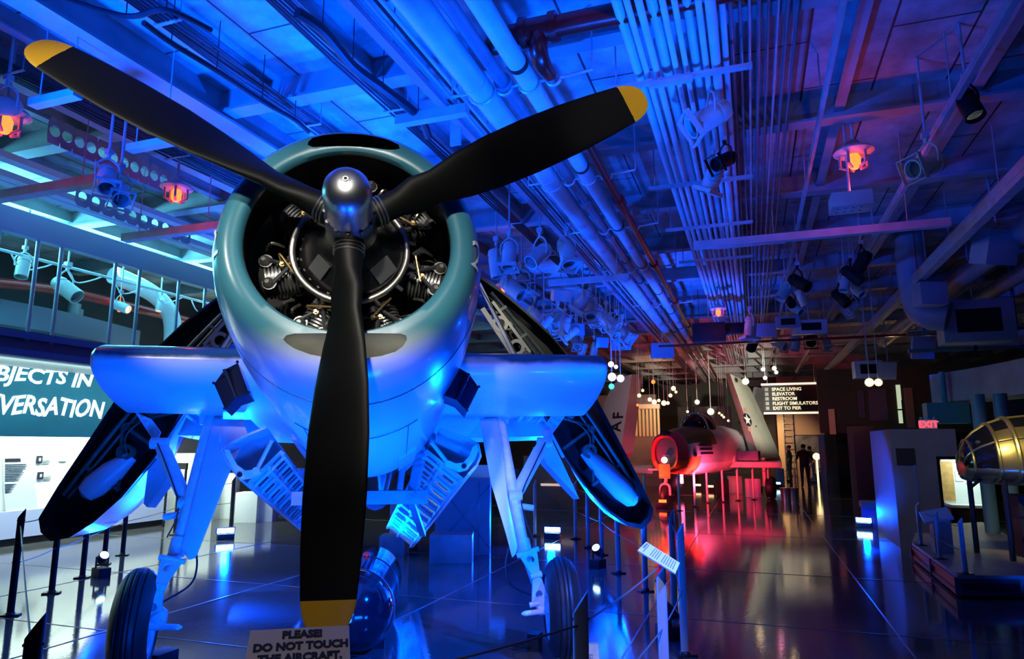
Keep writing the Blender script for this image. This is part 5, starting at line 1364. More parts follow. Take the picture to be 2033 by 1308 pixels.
# blue-lit clusters in the middle distance
rnd = random.Random(11)
def cluster(pts, z, s, what, group, mats=(M_can,)):
    for i, q in enumerate(pts):
        zz = z + rnd.uniform(-.15, .15)
        aim = (rnd.uniform(-.8, .8), rnd.uniform(-.7, .1), -rnd.uniform(.4, 1))
        spot(q[0], q[1], zz, s * rnd.uniform(.9, 1.15), '%s spotlight from the left in the %s' % (ORD[i], what), aim, mats[i % len(mats)], square=rnd.random() < .5, group=group)
ORD = ('first', 'second', 'third', 'fourth', 'fifth', 'sixth', 'seventh', 'eighth', 'ninth', 'tenth', 'eleventh', 'twelfth', 'thirteenth', 'fourteenth', 'fifteenth', 'sixteenth', 'seventeenth', 'eighteenth', 'nineteenth', 'twentieth')
cluster([(985, 520), (1011, 505), (1016, 570), (1036, 562), (1072, 505), (1125, 502)], 4.6, 1.35, 'cluster above the right folded wing', 'spotlights above the right folded wing')
cluster([(1062, 622), (1080, 640), (1096, 655), (1108, 635), (1122, 645), (1134, 660), (1143, 678), (1157, 694), (1180, 692)], 4.5, 1.35, 'row right of the right folded wing', 'spotlights right of the right folded wing')
cluster([(1158, 596), (1172, 612), (1184, 625), (1192, 642), (1204, 635), (1212, 655), (1225, 646), (1237, 660), (1243, 672)], 4.5, 1.4, 'slanting row under the pale crosswise bar', 'spotlights in the slanting row')
cluster([(1560, 575), (1568, 598), (1578, 612), (1585, 560), (1592, 590), (1668, 590), (1678, 560), (1690, 545), (1700, 575), (1712, 520), (1695, 610)], 4.55, 1.1, 'dim group right of the white conduits', 'dim spotlights right of the conduits', (M_can, M_blackmatt))
cluster([(1440, 645), (1490, 648), (1496, 680), (1545, 682), (1580, 678), (1610, 672), (1640, 678)], 4.3, 1.3, 'row above the far rusty bar', 'spotlights above the rusty bar', (M_can, M_can, M_blackmatt))
# far warm lamps, lenses toward us
def bulb(px, py, dist, r, m, label, group):
    p = at(px, py, dist=dist); e = empty('spotlight', p, label, 'spotlight', 0, group); d = Vector((-p.x, -p.y, CAMZ - p.z)).normalized()
    mb = MB(); mb.lathe(-d * r * 1.6, d, [(0, r * .4), (r * .5, r), (r * 1.6, r * 1.05)], 12); mb.cyl((0, 0, r), (0, 0, CT - p.z), r * .12, 6); mb.obj('can', M_can, e)
    mb = MB(); mb.ball((0, 0, 0), r * .95, 10); mb.obj('lens', m, e)
for i, (x, y, r) in enumerate(((1269, 785, .07), (1276, 775, .055), (1290, 793, .08), (1299, 798, .09), (1308, 795, .06), (1318, 800, .10), (1326, 800, .06), (1331, 785, .07), (1337, 771, .09), (1342, 778, .05))):
    bulb(x, y, 24 + (i % 3), r, E_warm, '%s warm lamp from the left in the bright string above the jet canopy' % ORD[i], 'warm lamps above the jet')
for x, y, d, r, m, l in ((1215, 748, 16, .10, E_warm, 'large warm lamp just right of the right wing stub, left of a pair'), (1232, 751, 16, .09, E_warm, 'large warm lamp just right of the right wing stub, right of a pair'), (1213, 723, 16, .07, E_warm, 'warm lamp above the pair right of the right wing stub'), (1223, 728, 16, .05, E_warm, 'smaller warm lamp above the pair right of the wing stub'), (1214, 767, 17, .07, E_green, 'green lamp below the pair of warm lamps right of the wing stub'),
                         (1384, 798, 26, .09, E_warm, 'warm lamp right of the jet mast'), (1411, 817, 26, .12, E_warm, 'round warm lamp beside the right folded jet wing'), (1297, 758, 24, .07, E_red, 'reddish lamp above the left folded jet wing'), (1480, 757, 22, .10, E_warm, 'warm lamp at the top of the right folded jet wing'), (1519, 750, 22, .06, E_pink, 'pink lamp left above the hall directory sign'), (1515, 733, 22, .06, E_pink, 'small pink lamp higher above the hall directory sign'), (1537, 731, 20, .06, E_warm, 'warm lamp high above the hall directory sign'), (1541, 739, 20, .05, E_warm, 'lower warm lamp high above the hall directory sign'),
                         (1365, 817, 27, .05, E_warm, 'faint warm lamp left of the round one by the jet wing'), (1428, 820, 29, .05, E_warm, 'first of small amber lamps in front of the mural'), (1433, 824, 29, .05, E_warm, 'second of small amber lamps in front of the mural'), (1437, 828, 29, .05, E_warm, 'third of small amber lamps in front of the mural'), (1446, 835, 29, .05, E_warm, 'fourth of small amber lamps in front of the mural'),
                         (1266, 804, 25, .05, E_red, 'small red lamp below the bright string of warm lamps'), (1726, 759, 15, .085, E_warm, 'warm lamp under the pale box with dark window at right, left of a pair'), (1744, 759, 15, .075, E_warm, 'warm lamp under the pale box with dark window at right, right of a pair')):
    bulb(x, y, d, r, m, l, None) if False else bulb(x, y, d, r, m, l, 'far lamps under the ceiling')
# boxes, monitors, speakers
def hung_box(px, py, z, w, d, h, m, label, cat, yaw=0, tilt=0, window=False, name='monitor', loc=None):
    p = at(px, py, z=z) if loc is None else Vector(loc)
    e = empty(name, p, label, cat, yaw)
    R = Matrix.Rotation(tilt, 3, 'X')
    mb = MB(); mb.box((0, 0, 0), (w, d, h), R); mb.obj('housing', m, e, bevel=.008)
    if window:
        mb = MB(); mb.box(R @ Vector((0, -d / 2 - .003, 0)), (w * .62, .012, h * .55), R); mb.obj('window', M_blackmatt, e)
    mb = MB(); mb.cyl(R @ Vector((0, 0, h / 2)), (0, 0, CT - p.z), .014, 8); mb.obj('hanger', M_strut, e)
    return e
e = hung_box(1688, 402, 4.45, .42, .32, .17, M_beige, 'beige speaker box with pierced underside below the red lamp at right', 'speaker', 0, 0, False, 'speaker_box')
mb = MB()
for q in range(8): mb.cyl((-.14 + .08 * (q % 4), -.07 + .12 * (q // 4), -.087), (-.14 + .08 * (q % 4), -.07 + .12 * (q // 4), -.084), .012, 8)
mb.obj('speaker_hole', M_blackmatt, e)
mon = mat('monitor_blue_grey', (.30, .36, .46), .35)
hung_box(1146, 654, 4.5, .36, .08, .30, mon, 'flat monitor box among the spotlights right of the right folded wing', 'monitor', .2, .1)
hung_box(1195, 679, 4.4, .34, .10, .28, mon, 'tilted flat box left of the wide blue monitor', 'monitor', .5, .4)
hung_box(1234, 681, 4.4, .50, .08, .38, mon, 'wide blue monitor under the slanting row of spotlights', 'monitor', .1, .1)
hung_box(1315, 696, 4.3, .62, .10, .42, mon, 'wide blue monitor left of the long pipes', 'monitor', .25, .05)
hung_box(1114, 586, 4.6, .36, .3, .22, M_wgrey, 'pale angular box hanging under the pale crosswise strut bar', 'box', .5, .3, name='projector')
hung_box(1563, 640, 4.25, .45, .3, .24, mon, 'blue-lit projector box left of the brighter one at right', 'projector', .05, .05, True, 'projector')
hung_box(1606, 650, 4.15, .62, .4, .28, M_wgrey, 'brightest blue-white projector box at right of the conduits', 'projector', .15, .05, True, 'projector')
hung_box(1408, 660, 4.2, .7, .3, .4, M_blackmatt, 'black projector box right of the long pipes', 'projector', 0, 0, False, 'projector')
hung_box(1462, 652, 4.3, .45, .3, .22, M_blackmatt, 'small black box right of the black projector box', 'projector', .1, 0, False, 'projector')
hung_box(1515, 655, 4.25, .5, .1, .3, mon, 'dim flat monitor between the small black box and the projectors', 'monitor', .1, .1)
hung_box(1722, 734, 3.55, .62, .4, .42, M_wgrey, 'pale hanging box with square dark window above a pair of warm lamps', 'projector', .05, 0, True, 'projector')
hung_box(1762, 736, 3.5, .40, .08, .42, M_wgrey, 'tilted pale panel speaker right of the box with square dark window', 'speaker', .3, .25, False, 'speaker')
hung_box(1832, 690, 3.8, .46, .10, .48, M_lav, 'tilted lavender panel speaker at right above the curved soffit', 'speaker', .25, .3, False, 'speaker')
hung_box(1935, 640, 3.9, 1.1, .5, .75, M_beam, 'big dim box with dark window at far right under the ducts', 'ventilation unit', 0, 0, True, 'ventilation_unit')
hung_box(1845, 585, 4.3, .45, .3, .4, M_beam, 'dim grey box left of the big ducts at far right', 'box', .3, 0, False, 'junction_box')
mb = MB(); p = at(1832, 630, z=4.0); mb.tube([p + Vector((-.1, 0, 1.55)), p + Vector((-.1, 0, .6)), p + Vector((.0, 0, .1)), p + Vector((.35, -.1, -.05))], .24, 16, smooth=5)
tag(mb.obj('duct', M_beam, None, p), 'dim bent duct at far right beside the big box', 'duct')
hung_box(1975, 490, 4.5, .5, .3, .5, M_beam, 'dim hanging lamp case at the right edge above the ducts', 'lamp case', .5, .3, False, 'lamp_case')
for i, (px, py) in enumerate(((1950, 520), (2000, 560))):
    pipe('duct', px, py, 4.7, .17 - .03 * i, 3, 22, M_beam, ('upper' if i == 0 else 'lower') + ' large dim round duct running lengthwise at far right', 'duct')

# ================================================================== RIGHT SIDE
b0 = at(1744, 1057, z=0); b1 = at(1788, 1088, z=0)
def face_z(px, py, base): return at(px, py, dist=base.xy.length).z
ztop = face_z(1770, 852, b1)
dirx = Vector((1, .0, 0))
part = empty('partition', (b1.x, b1.y, 0), 'blue-lit grey partition block at right, carrying the exit sign', 'partition'); o = Vector((b1.x, b1.y, 0))
wx = at(1912, 1000, Y=b1.y).x; x2 = at(1868, 1000, Y=b1.y).x
mb = MB(); mb.prism([b0 - o, b1 - o, Vector((x2, b1.y, 0)) - o, Vector((x2, b0.y + .15, 0)) - o], (0, 0, ztop)); mb.obj('body', M_wall, part)
hz = at(1880, 906, Y=b1.y).z
mb = MB(); mb.box((((x2 + wx) / 2) - o.x, .2, (ztop + hz) / 2), (wx - x2, .4, ztop - hz)); mb.obj('header', M_wall, part)
c = at(1798, 906, Y=b1.y) - o
mb = MB(); mb.box(c + Vector((0, -.012, 0)), (.29, .024, .28)); mb.obj('vent_cover', M_blackmatt, part)
xr = at(1822, 1000, Y=b1.y).x - o.x; mb = MB(); mb.box((xr, -.01, hz / 2), (.03, .02, hz)); mb.obj('edge_strip', M_bluewall, part)
c = at(1843, 842, Y=b1.y); ex = empty('exit_sign', c + Vector((0, 0, 0)), 'small red lit EXIT sign on top of the partition', 'exit sign')
mb = MB(); mb.box((0, .03, 0), (.27, .05, .15)); mb.obj('housing', M_wgrey, ex)
mb = MB(); text_on(mb, 'EXIT', .15, (0, -.002, -.052), (1, 0, 0), (0, 0, 1), .002, bold=.004); mb.obj('letters', E_exit, ex)
for k in range(3):
    mb = MB(); mb.ball((-.1 + .1 * k, .02, .10), .028, 10); mb.obj('lamp', M_teal, ex)
mb = MB(); q = at(1728, 996, Y=b0.y + .6); mb.box((q.x, b0.y + .7, q.z - .06), (.36, .5, .12)); mb.box((q.x, b0.y + .9, (q.z - .12) / 2), (.3, .1, q.z - .12)); tag(mb.obj('ledge', M_bluewall, None, (q.x, b0.y + .7, 0)), 'blue-lit low ledge left of the partition foot', 'ledge')
# lit display case in the gap
Yc_ = b1.y + 2.9
c0 = at(1868, 912, Y=Yc_); c1 = at(1960, 1000, Y=Yc_)
cs = empty('display_case', ((c0.x + c1.x) / 2, Yc_, 0), 'lit display case with documents behind the partition opening', 'display case'); o = cs.location.copy()
mb = MB(); mb.box((0, .06, (c0.z + c1.z) / 2), (c1.x - c0.x, .06, c0.z - c1.z)); mb.obj('back_panel', mat('case_back', (.55, .62, .60), .5, emit=(.55, .75, .72), strength=.25), cs)
mb = MB(); q = at(1882, 955, Y=Yc_) - o; mb.box(q + Vector((0, .01, 0)), (.22, .02, .8)); mb.obj('brown_document', M_wood, cs)
mb = MB(); mb.box((0, -.2, c1.z - .03), (c1.x - c0.x, .6, .05)); mb.obj('shelf', M_white, cs)
mb = MB(); mb.box((0, -.15, (c1.z - .05) / 2), (c1.x - c0.x, .5, c1.z - .07)); mb.obj('base_cabinet', M_walldk, cs)
for k, (x, y) in enumerate(((1905, 945), (1925, 950), (1940, 940))):
    q = at(x, y, Y=Yc_) - o; mb = MB(); mb.box(q + Vector((0, .015, 0)), (.14, .01, .2)); mb.obj('paper', M_white, cs)
light('AREA', (o.x + .1, Yc_ - .5, c0.z + .1), (o.x + .1, Yc_, 1.0), 14, (.8, 1.0, .92), .5, size_y=.3)
# curved soffit band upper right
P = [at(1845, 748, dist=17.2), at(1905, 722, dist=16.4), at(1965, 715, dist=15.6), at(2040, 711, dist=14.6), at(2160, 706, dist=13.4)]
Q = [at(1858, 803, dist=17.2), at(1908, 786, dist=16.4), at(1965, 783, dist=15.6), at(2040, 781, dist=14.6), at(2160, 780, dist=13.4)]
zt_ = sum(p.z for p in P) / 5; zb_ = sum(p.z for p in Q) / 5
mb = MB(); mb.rings([[Vector((p.x, p.y, zt_)), Vector((p.x, p.y, zb_)), Vector((p.x + .6, p.y + .8, zb_)), Vector((p.x + .6, p.y + .8, zt_))] for p in catmull(P, 4)], True)
s = tag(mb.obj('curved_soffit', M_beam), 'curved pale soffit band at upper right above the bomber nose', 'soffit')
mb = MB(); q = at(1878, 819, dist=16.6); q.z = min(q.z, zb_ - .24); mb.box(q, (.75, .4, .42)); mb.cyl(q, (q.x, q.y, zt_), .06, 8); tag(mb.obj('bulkhead_block', mat('turquoise_block', (.10, .30, .34), .5), None, q), 'turquoise block hanging below the left end of the curved soffit', 'block')
for i, (x, y0, y1) in enumerate(((1942, 800, 1000), (1985, 790, 850))):
    a = at(x, y0, dist=14.5); mb = MB(); mb.cyl((a.x, a.y, 0), (a.x, a.y, zb_), .11, 16); tag(mb.obj('column', mat('turquoise_column', (.10, .22, .26), .4), None, (a.x, a.y, 0)), ('left' if i == 0 else 'right') + ' dim turquoise round column behind the bomber nose', 'column')
mb = MB(); a = at(1985, 690, dist=15.5); mb.box(a, (3.0, .1, .06)); mb.box(a + Vector((0, 0, .35)), (3.0, .1, .05)); mb.box(a + Vector((-.4, 0, .17)), (.06, .1, .4)); mb.cyl(a + Vector((.3, 0, .3)), (a.x + .3, a.y, CT), .03, 8); mb.cyl(a + Vector((-1.2, 0, .3)), (a.x - 1.2, a.y, CT), .03, 8)
tag(mb.obj('truss_frame', mat('turquoise_truss', (.06, .18, .20), .4), None, a), 'dim turquoise frame under the ceiling above the curved soffit', 'frame')
# stage platform
s0 = at(1815, 1113, z=0); s1 = at(1905, 1188, z=0); s2 = at(2160, 1192, z=0)
SZ = at(1910, 1141, dist=s1.xy.length).z
stg = empty('stage_platform', (s1.x, s1.y, 0), 'low dark-sided platform under the bomber nose at lower right', 'platform'); o = Vector((s1.x, s1.y, 0))
base = [s0, s1, s2, s2 + Vector((.6, 6, 0)), s0 + Vector((.6, 2.6, 0))]
mb = MB(); mb.prism([p - o + Vector((0, 0, .02)) for p in base], (0, 0, SZ - .06)); mb.obj('side_panels', mat('stage_side', (.02, .022, .04), .35), stg)
cen = sum(base, Vector()) / 5
mb = MB(); mb.prism([(p - cen) * 1.012 + cen - o + Vector((0, 0, SZ - .04)) for p in base], (0, 0, .04)); mb.obj('top_board', M_platform, stg)
mb = MB()
for p, q in ((s0, s1), (s1, s2)):
    n = (q - p).normalized(); w = Vector((n.y, -n.x, 0)) * .01
    mb.bar(p - o + w + Vector((0, 0, .06)), q - o + w + Vector((0, 0, .06)), .02, .05); mb.bar(p - o + w + Vector((0, 0, SZ - .07)), q - o + w + Vector((0, 0, SZ - .07)), .02, .05)
    for t in (0, .5, 1):
        c = p.lerp(q, t) - o + w; mb.box(c + Vector((0, 0, SZ / 2)), (.05, .03, SZ - .06))
mb.obj('edge_frame', mat('stage_edge', (.06, .06, .08), .4), stg)
for i, (x, y, l) in enumerate(((1829, 1083, 'barrier post on the stage beside the partition'), (1867, 1110, 'barrier post on the stage in front of the lectern'), (1917, 1139, 'barrier post at the front corner of the stage'))):
    p = at(x, y, z=SZ); o2 = dup(proto[False]); o2.location = (p.x, p.y, SZ); o2.rotation_euler = (0, 0, .4); o2.scale = (.9, .9, .62); o2['label'] = l; o2['group'] = 'barrier posts on the stage'
    POSTS['s%d' % i] = p
for i in range(2):
    for z in (.26, .53): 
        POSTS['q0'] = POSTS['s%d' % i]; cord('s%d' % i, 's%d' % (i + 1), SZ + z, '%s cord in the %s span of posts on the stage' % ('lower' if z < .4 else 'upper', ORD[i]))
# lectern
p = at(1870, 1104, z=SZ); p = p + Vector((.05, .35, 0)); lc = empty('lectern', p, 'small lectern with slanted top on the stage by the partition', 'lectern')
mb = MB(); mb.box((.04, 0, .22), (.22, .24, .44)); mb.obj('body', M_platform, lc)
mb = MB(); mb.box((0, -.02, .50), (.36, .34, .03), Matrix.Rotation(.35, 3, 'X') @ Matrix.Rotation(-.25, 3, 'Y')); mb.obj('slanted_top', M_lav, lc)
# bomber nose / gondola on its stand
g0 = at(1930, 945, dist=11.0)
gd = empty('bomber_nose', (g0.x, g0.y, SZ), 'olive metal bomber nose section with glazed window frames, on a stand over the stage', 'aircraft nose'); o = Vector((g0.x, g0.y, SZ))
zc = at(1908, 935, dist=11.0).z - SZ; ztp = at(1985, 830, dist=11.0).z - SZ; zbt = at(1985, 962, dist=11.0).z - SZ
def gsec(x, k):
    n = 40; R_ = []
    h1 = (ztp - zbt) * .72 * k; w = .55 * (.35 + .65 * k)
    for j in range(n):
        a = 2 * pi * j / n; q = sin(a)
        z = zbt + .20 + (h1 + .05) * q if q >= 0 else zbt + .20 + .20 * q * (.5 + .5 * k)
        R_.append(Vector((x, .5 + w * cos(a), z)))
    return R_
prof = [(0, .05), (.02, .30), (.08, .52), (.18, .70), (.34, .88), (.55, 1.0), (.9, 1.06), (1.4, 1.08), (2.6, 1.08)]
mb = MB(); mb.rings([gsec(x, k) for x, k in prof], True)
for i, f in enumerate(mb.f):
    c = sum((Vector(mb.v[j]) for j in f), Vector()) / len(f)
    ang_top = c.z > zbt + .22; mb.m[i] = 1 if (ang_top and (c.x < .40 or c.z > zbt + .72)) else 0
mb.obj('shell', [M_olive, M_glass], gd)
mb = MB()
def rib(x, k, r=.018): mb.tube([Vector((v.x, .5 + (v.y - .5) * 1.01, zbt + .2 + (v.z - zbt - .2) * 1.01)) for v in gsec(x, k)], r, 8, closed=True)
rib(.08, .52); rib(.34, .88, .024); rib(.55, 1.0, .034); rib(1.2, 1.075, .03)
for j in (4, 10, 16, 28, 34): 
    mb.tube([gsec(x, k * 1.01)[j] for x, k in prof[:8]], .014, 6)
mb.tube([gsec(x, k * 1.01)[30] for x, k in prof], .035, 8)
mb.obj('window_frame', M_olive, gd)
mb = MB()
for j in range(30):
    v = gsec(.55, 1.02)[j % 40]; mb.ball(v, .012, 6)
    v = [gsec(x, k) for x, k in ((.1 + .05 * j, 1.03 if j > 9 else .55 + .05 * j),)][0][36 if j % 2 else 37]; mb.ball(v, .010, 6)
mb.obj('rivet_row', M_steel, gd)
mb = MB(); mb.ball((.22, .35, zbt + .38), .08, 12); mb.cyl((.22, .35, zbt + .38), (.16, .2, zbt + .55), .03, 10); mb.obj('gun_sight', M_steel, gd)
mb = MB()
for x, y in ((.38, .1), (.15, .75), (1.6, .2), (1.6, .8)): mb.tube([Vector((x, y, 0)), Vector((x, y, zbt + .05))], .035, 10)
mb.bar((.38, .1, .55), (1.6, .2, .55), .05, .03); mb.bar((.0, .2, .9), (.3, .4, 1.1), .03, .03)
mb.obj('stand', M_postdark, gd)
mb = MB(); mb.box((1.4, .7, .4), (1.6, .6, .8)); mb.obj('dark_base', M_walldk, gd)
mb = MB(); mb.box((.80, .35, at(1990, 1000, dist=11.0).z - SZ), (.14, .04, .05)); mb.obj('small_screen', E_screen, gd)

# walls and cases behind the right side
lp = at(1648, 962, z=0); lq = at(1670, 974, z=0)
block('partition', 1643, 1668, 862, 972, .5, mat('lavender_partition', (.22, .20, .45), .5), 'lavender partition left of the dark kiosk recess at far right', 'partition')
_o, _a, _b, _rt, _n = block('partition', 1668, 1704, 852, 978, .9, M_walldk, 'black recess wall behind the kiosk at far right', 'partition'); _rd = ((_a + _b) / 2).xy.length + .45
block('partition', 1704, 1748, 846, 990, .4, mat('plum_wall', (.08, .03, .07), .5), 'plum coloured wall left of the blue-lit partition', 'partition')
a = at(1688, 966, z=0); ks = empty('kiosk', a - Vector((0, .3, 0)), 'dark touch-screen kiosk in the black recess at far right', 'kiosk')
mb = MB(); mb.box((0, 0, .5), (.3, .2, 1.0)); mb.box((0, 0, .02), (.5, .4, .04)); mb.obj('stand', M_blackmatt, ks)
mb = MB(); mb.box((0, -.08, 1.35), (.8, .08, .8)); mb.obj('screen_case', M_blackmatt, ks)
mb = MB(); mb.box((0, -.125, 1.4), (.6, .01, .06)); mb.obj('screen', mat('violet_screen', (.1, .05, .3), .4, emit=(.15, .08, .5), strength=.4), ks)
# upper right hall: hangings, lit window strip
Yh = 27.0
mb = MB(); a = at(1640, 830, Y=Yh); mb.box((a.x + 3.4, Yh + .3, 3.3), (7.2, .2, 2.3)); struct(mb, 'wall_mezzanine', mat('mezzanine_wall', (.025, .018, .016), .6, vary=.2))
for i, (x0, x1, y0, y1, m, l) in enumerate(((1644, 1660, 812, 862, M_tan, 'tan hanging panel above the lavender partition'), (1700, 1718, 775, 830, mat('violet_curtain', (.05, .03, .10), .6), 'dim violet curtain, left one above the plum wall'), (1722, 1764, 772, 835, mat('violet_curtain2', (.07, .04, .12), .6), 'dim violet curtain, right one above the plum wall'), (1794, 1818, 770, 850, mat('rosy_wall', (.22, .10, .10), .6), 'dim rosy panel right of the lit strip window'))):
    a = at(x0, y0, Y=Yh + .16); b = at(x1, y1, Y=Yh + .16); mb = MB(); mb.box(((a.x + b.x) / 2, Yh + .16, (a.z + b.z) / 2), (b.x - a.x, .08, a.z - b.z)); tag(mb.obj('hanging_panel', m, None, ((a.x + b.x) / 2, Yh + .16, b.z)), l, 'panel')
a = at(1778, 764, Y=27.18); b = at(1794, 840, Y=27.18); sw = empty('strip_window', ((a.x + b.x) / 2, 27.18, b.z), 'tall pale lit strip window above the partition', 'window')
mb = MB(); mb.box((0, 0, (a.z - b.z) / 2), (b.x - a.x, .04, a.z - b.z)); mb.obj('pane', mat('pale_strip_glow', (.7, .8, .6), .5, emit=(.6, .75, .5), strength=.7), sw)
mb = MB(); mb.box((0, -.03, (a.z - b.z) * .35), (b.x - a.x + .04, .02, .05)); mb.box((.08, -.03, (a.z - b.z) * .3), (.05, .02, (a.z - b.z) * .6)); mb.obj('bar', M_blackmatt, sw)
# tan figures (mannequins) on a ledge
for i, (x, y) in enumerate(((1676, 838), (1706, 838))):
    p = at(x, y + 14, dist=_rd); p.z = _rt + .1; mn = empty('mannequin', p, ('left' if i == 0 else 'right') + ' tan display mannequin above the dark kiosk recess', 'mannequin')
    mb = MB(); mb.rings([[Vector((w * cos(2 * pi * j / 16), w * .6 * sin(2 * pi * j / 16), z)) for j in range(16)] for w, z in ((.14, 0), (.17, .15), (.14, .35), (.19, .55), (.18, .68), (.06, .74), (.055, .80), (.085, .86), (.095, .93), (.07, 1.0), (.01, 1.03))], True); mb.obj('torso', M_tan, mn)
    mb = MB(); mb.box((0, 0, -.05), (.5, .4, .1)); mb.obj('pedestal', M_walldk, mn)

# ================================================================== FAR HALL
# directory sign
Ys = 33.0
a = at(1512, 766, Y=Ys); b = at(1634, 816, Y=Ys)
ds = empty('hall_sign', ((a.x + b.x) / 2, Ys, b.z), 'black hanging hall directory sign with five lines of cream lettering', 'sign'); o = ds.location.copy(); hw_ = (b.x - a.x) / 2; hh = a.z - b.z
mb = MB(); mb.box((0, .1, hh / 2), (hw_ * 2, .16, hh)); mb.obj('board', mat('sign_black_brown', (.05, .035, .025), .5), ds)
for z in (hh + .06, -.06):
    mb = MB(); mb.box((0, .02, z), (hw_ * 2 + .05, .06, .09)); mb.obj('light_strip', E_strip, ds)
mb = MB()
for i, t in enumerate(('SPACE LIVING', 'ELEVATOR', 'RESTROOM', 'FLIGHT SIMULATORS', 'EXIT TO PIER')):
    z = hh * (.80 - .18 * i); text_on(mb, t, .20, (-hw_ + .42, .01, z), (1, 0, 0), (0, 0, 1), .003, align='LEFT', bold=.004)
mb.obj('lettering', E_sign, ds)
mb = MB()
for i in range(5):
    z = hh * (.80 - .18 * i); mb.box((-hw_ + .2, .015, z + .07), (.15, .01, .15))
mb.obj('pictogram', M_pipegrey, ds)
for s_ in (-1, 1):
    mb = MB(); mb.cyl((s_ * hw_ * .8, .1, hh), (s_ * hw_ * .8, .1, CT - o.z), .02, 8); mb.obj('hanger', M_strut, ds)
# far wall portion with picture, ladder
mb = MB(); a = at(1545, 820, Y=42); b = at(1650, 940, Y=42); mb.box(((a.x + b.x) / 2, 42, 2.8), (b.x - a.x, .2, 5.6)); struct(mb, 'wall_far', M_tan)
a = at(1576, 863, Y=41.6); b = at(1631, 900, Y=41.6); pc = empty('picture', ((a.x + b.x) / 2, 41.87, b.z), 'large dark picture of a pale cloudy slope on the tan far wall', 'picture')
mb = MB(); mb.box((0, 0, (a.z - b.z) / 2), (b.x - a.x, .08, a.z - b.z)); mb.obj('frame', M_ink, pc)
mb = MB(); mb.box((0, -.045, (a.z - b.z) / 2), (b.x - a.x - .1, .01, a.z - b.z - .1)); mb.obj('print', M_picture, pc)
a = at(1562, 820, Y=41.3); ld = empty('ladder', (a.x, 41.3, 0), 'pale wall ladder left of the picture on the tan far wall', 'ladder')
for s_ in (-1, 1):
    mb = MB(); mb.box((s_ * .22, 0, a.z / 2 + .2), (.05, .05, a.z + .4)); mb.obj('rail', M_pipegrey, ld)
mb = MB()
for k in range(14): mb.box((0, 0, .2 + k * .3), (.44, .04, .04))
mb.obj('rungs', M_pipegrey, ld)
mb = MB(); a = at(1549, 850, Y=41.4); mb.box((a.x, 41.5, 2.4), (.3, .12, 4.8)); tag(mb.obj('pilaster', mat('warm_pilaster', (.9, .68, .36), .5), None, (a.x, 41.5, 0)), 'bright cream pilaster left of the ladder', 'pilaster')
# stairs at the right of the far wall
a = at(1640, 958, z=0); stp = empty('stairs', (a.x, a.y, 0), 'small stairs with pale handrail beside the lavender partition', 'stairs')
for k in range(5):
    mb = MB(); mb.box((-.55 + .22 * k, 0, .12 + .24 * k), (.24, 1.0, .06)); mb.obj('tread', M_bluewall, stp)
mb = MB(); mb.tube([Vector((-.8, -.5, .7)), Vector((.5, -.5, 2.0))], .04, 8); mb.obj('handrail', M_tan, stp)
mb = MB(); mb.prism([(-.8, .1, 0), (.6, .1, 0), (.6, .1, 1.1)], (0, .35, 0)); mb.obj('side_panel', M_bluewall, stp)
mb = MB(); c = at(1621, 906, Y=34); mb.ball(c, .16, 12); mb.cyl(c, (c.x, c.y, 0), .04, 8); tag(mb.obj('lamp', E_warm, None, (c.x, c.y, 0)), 'glowing pale lamp beside the standing people', 'lamp')

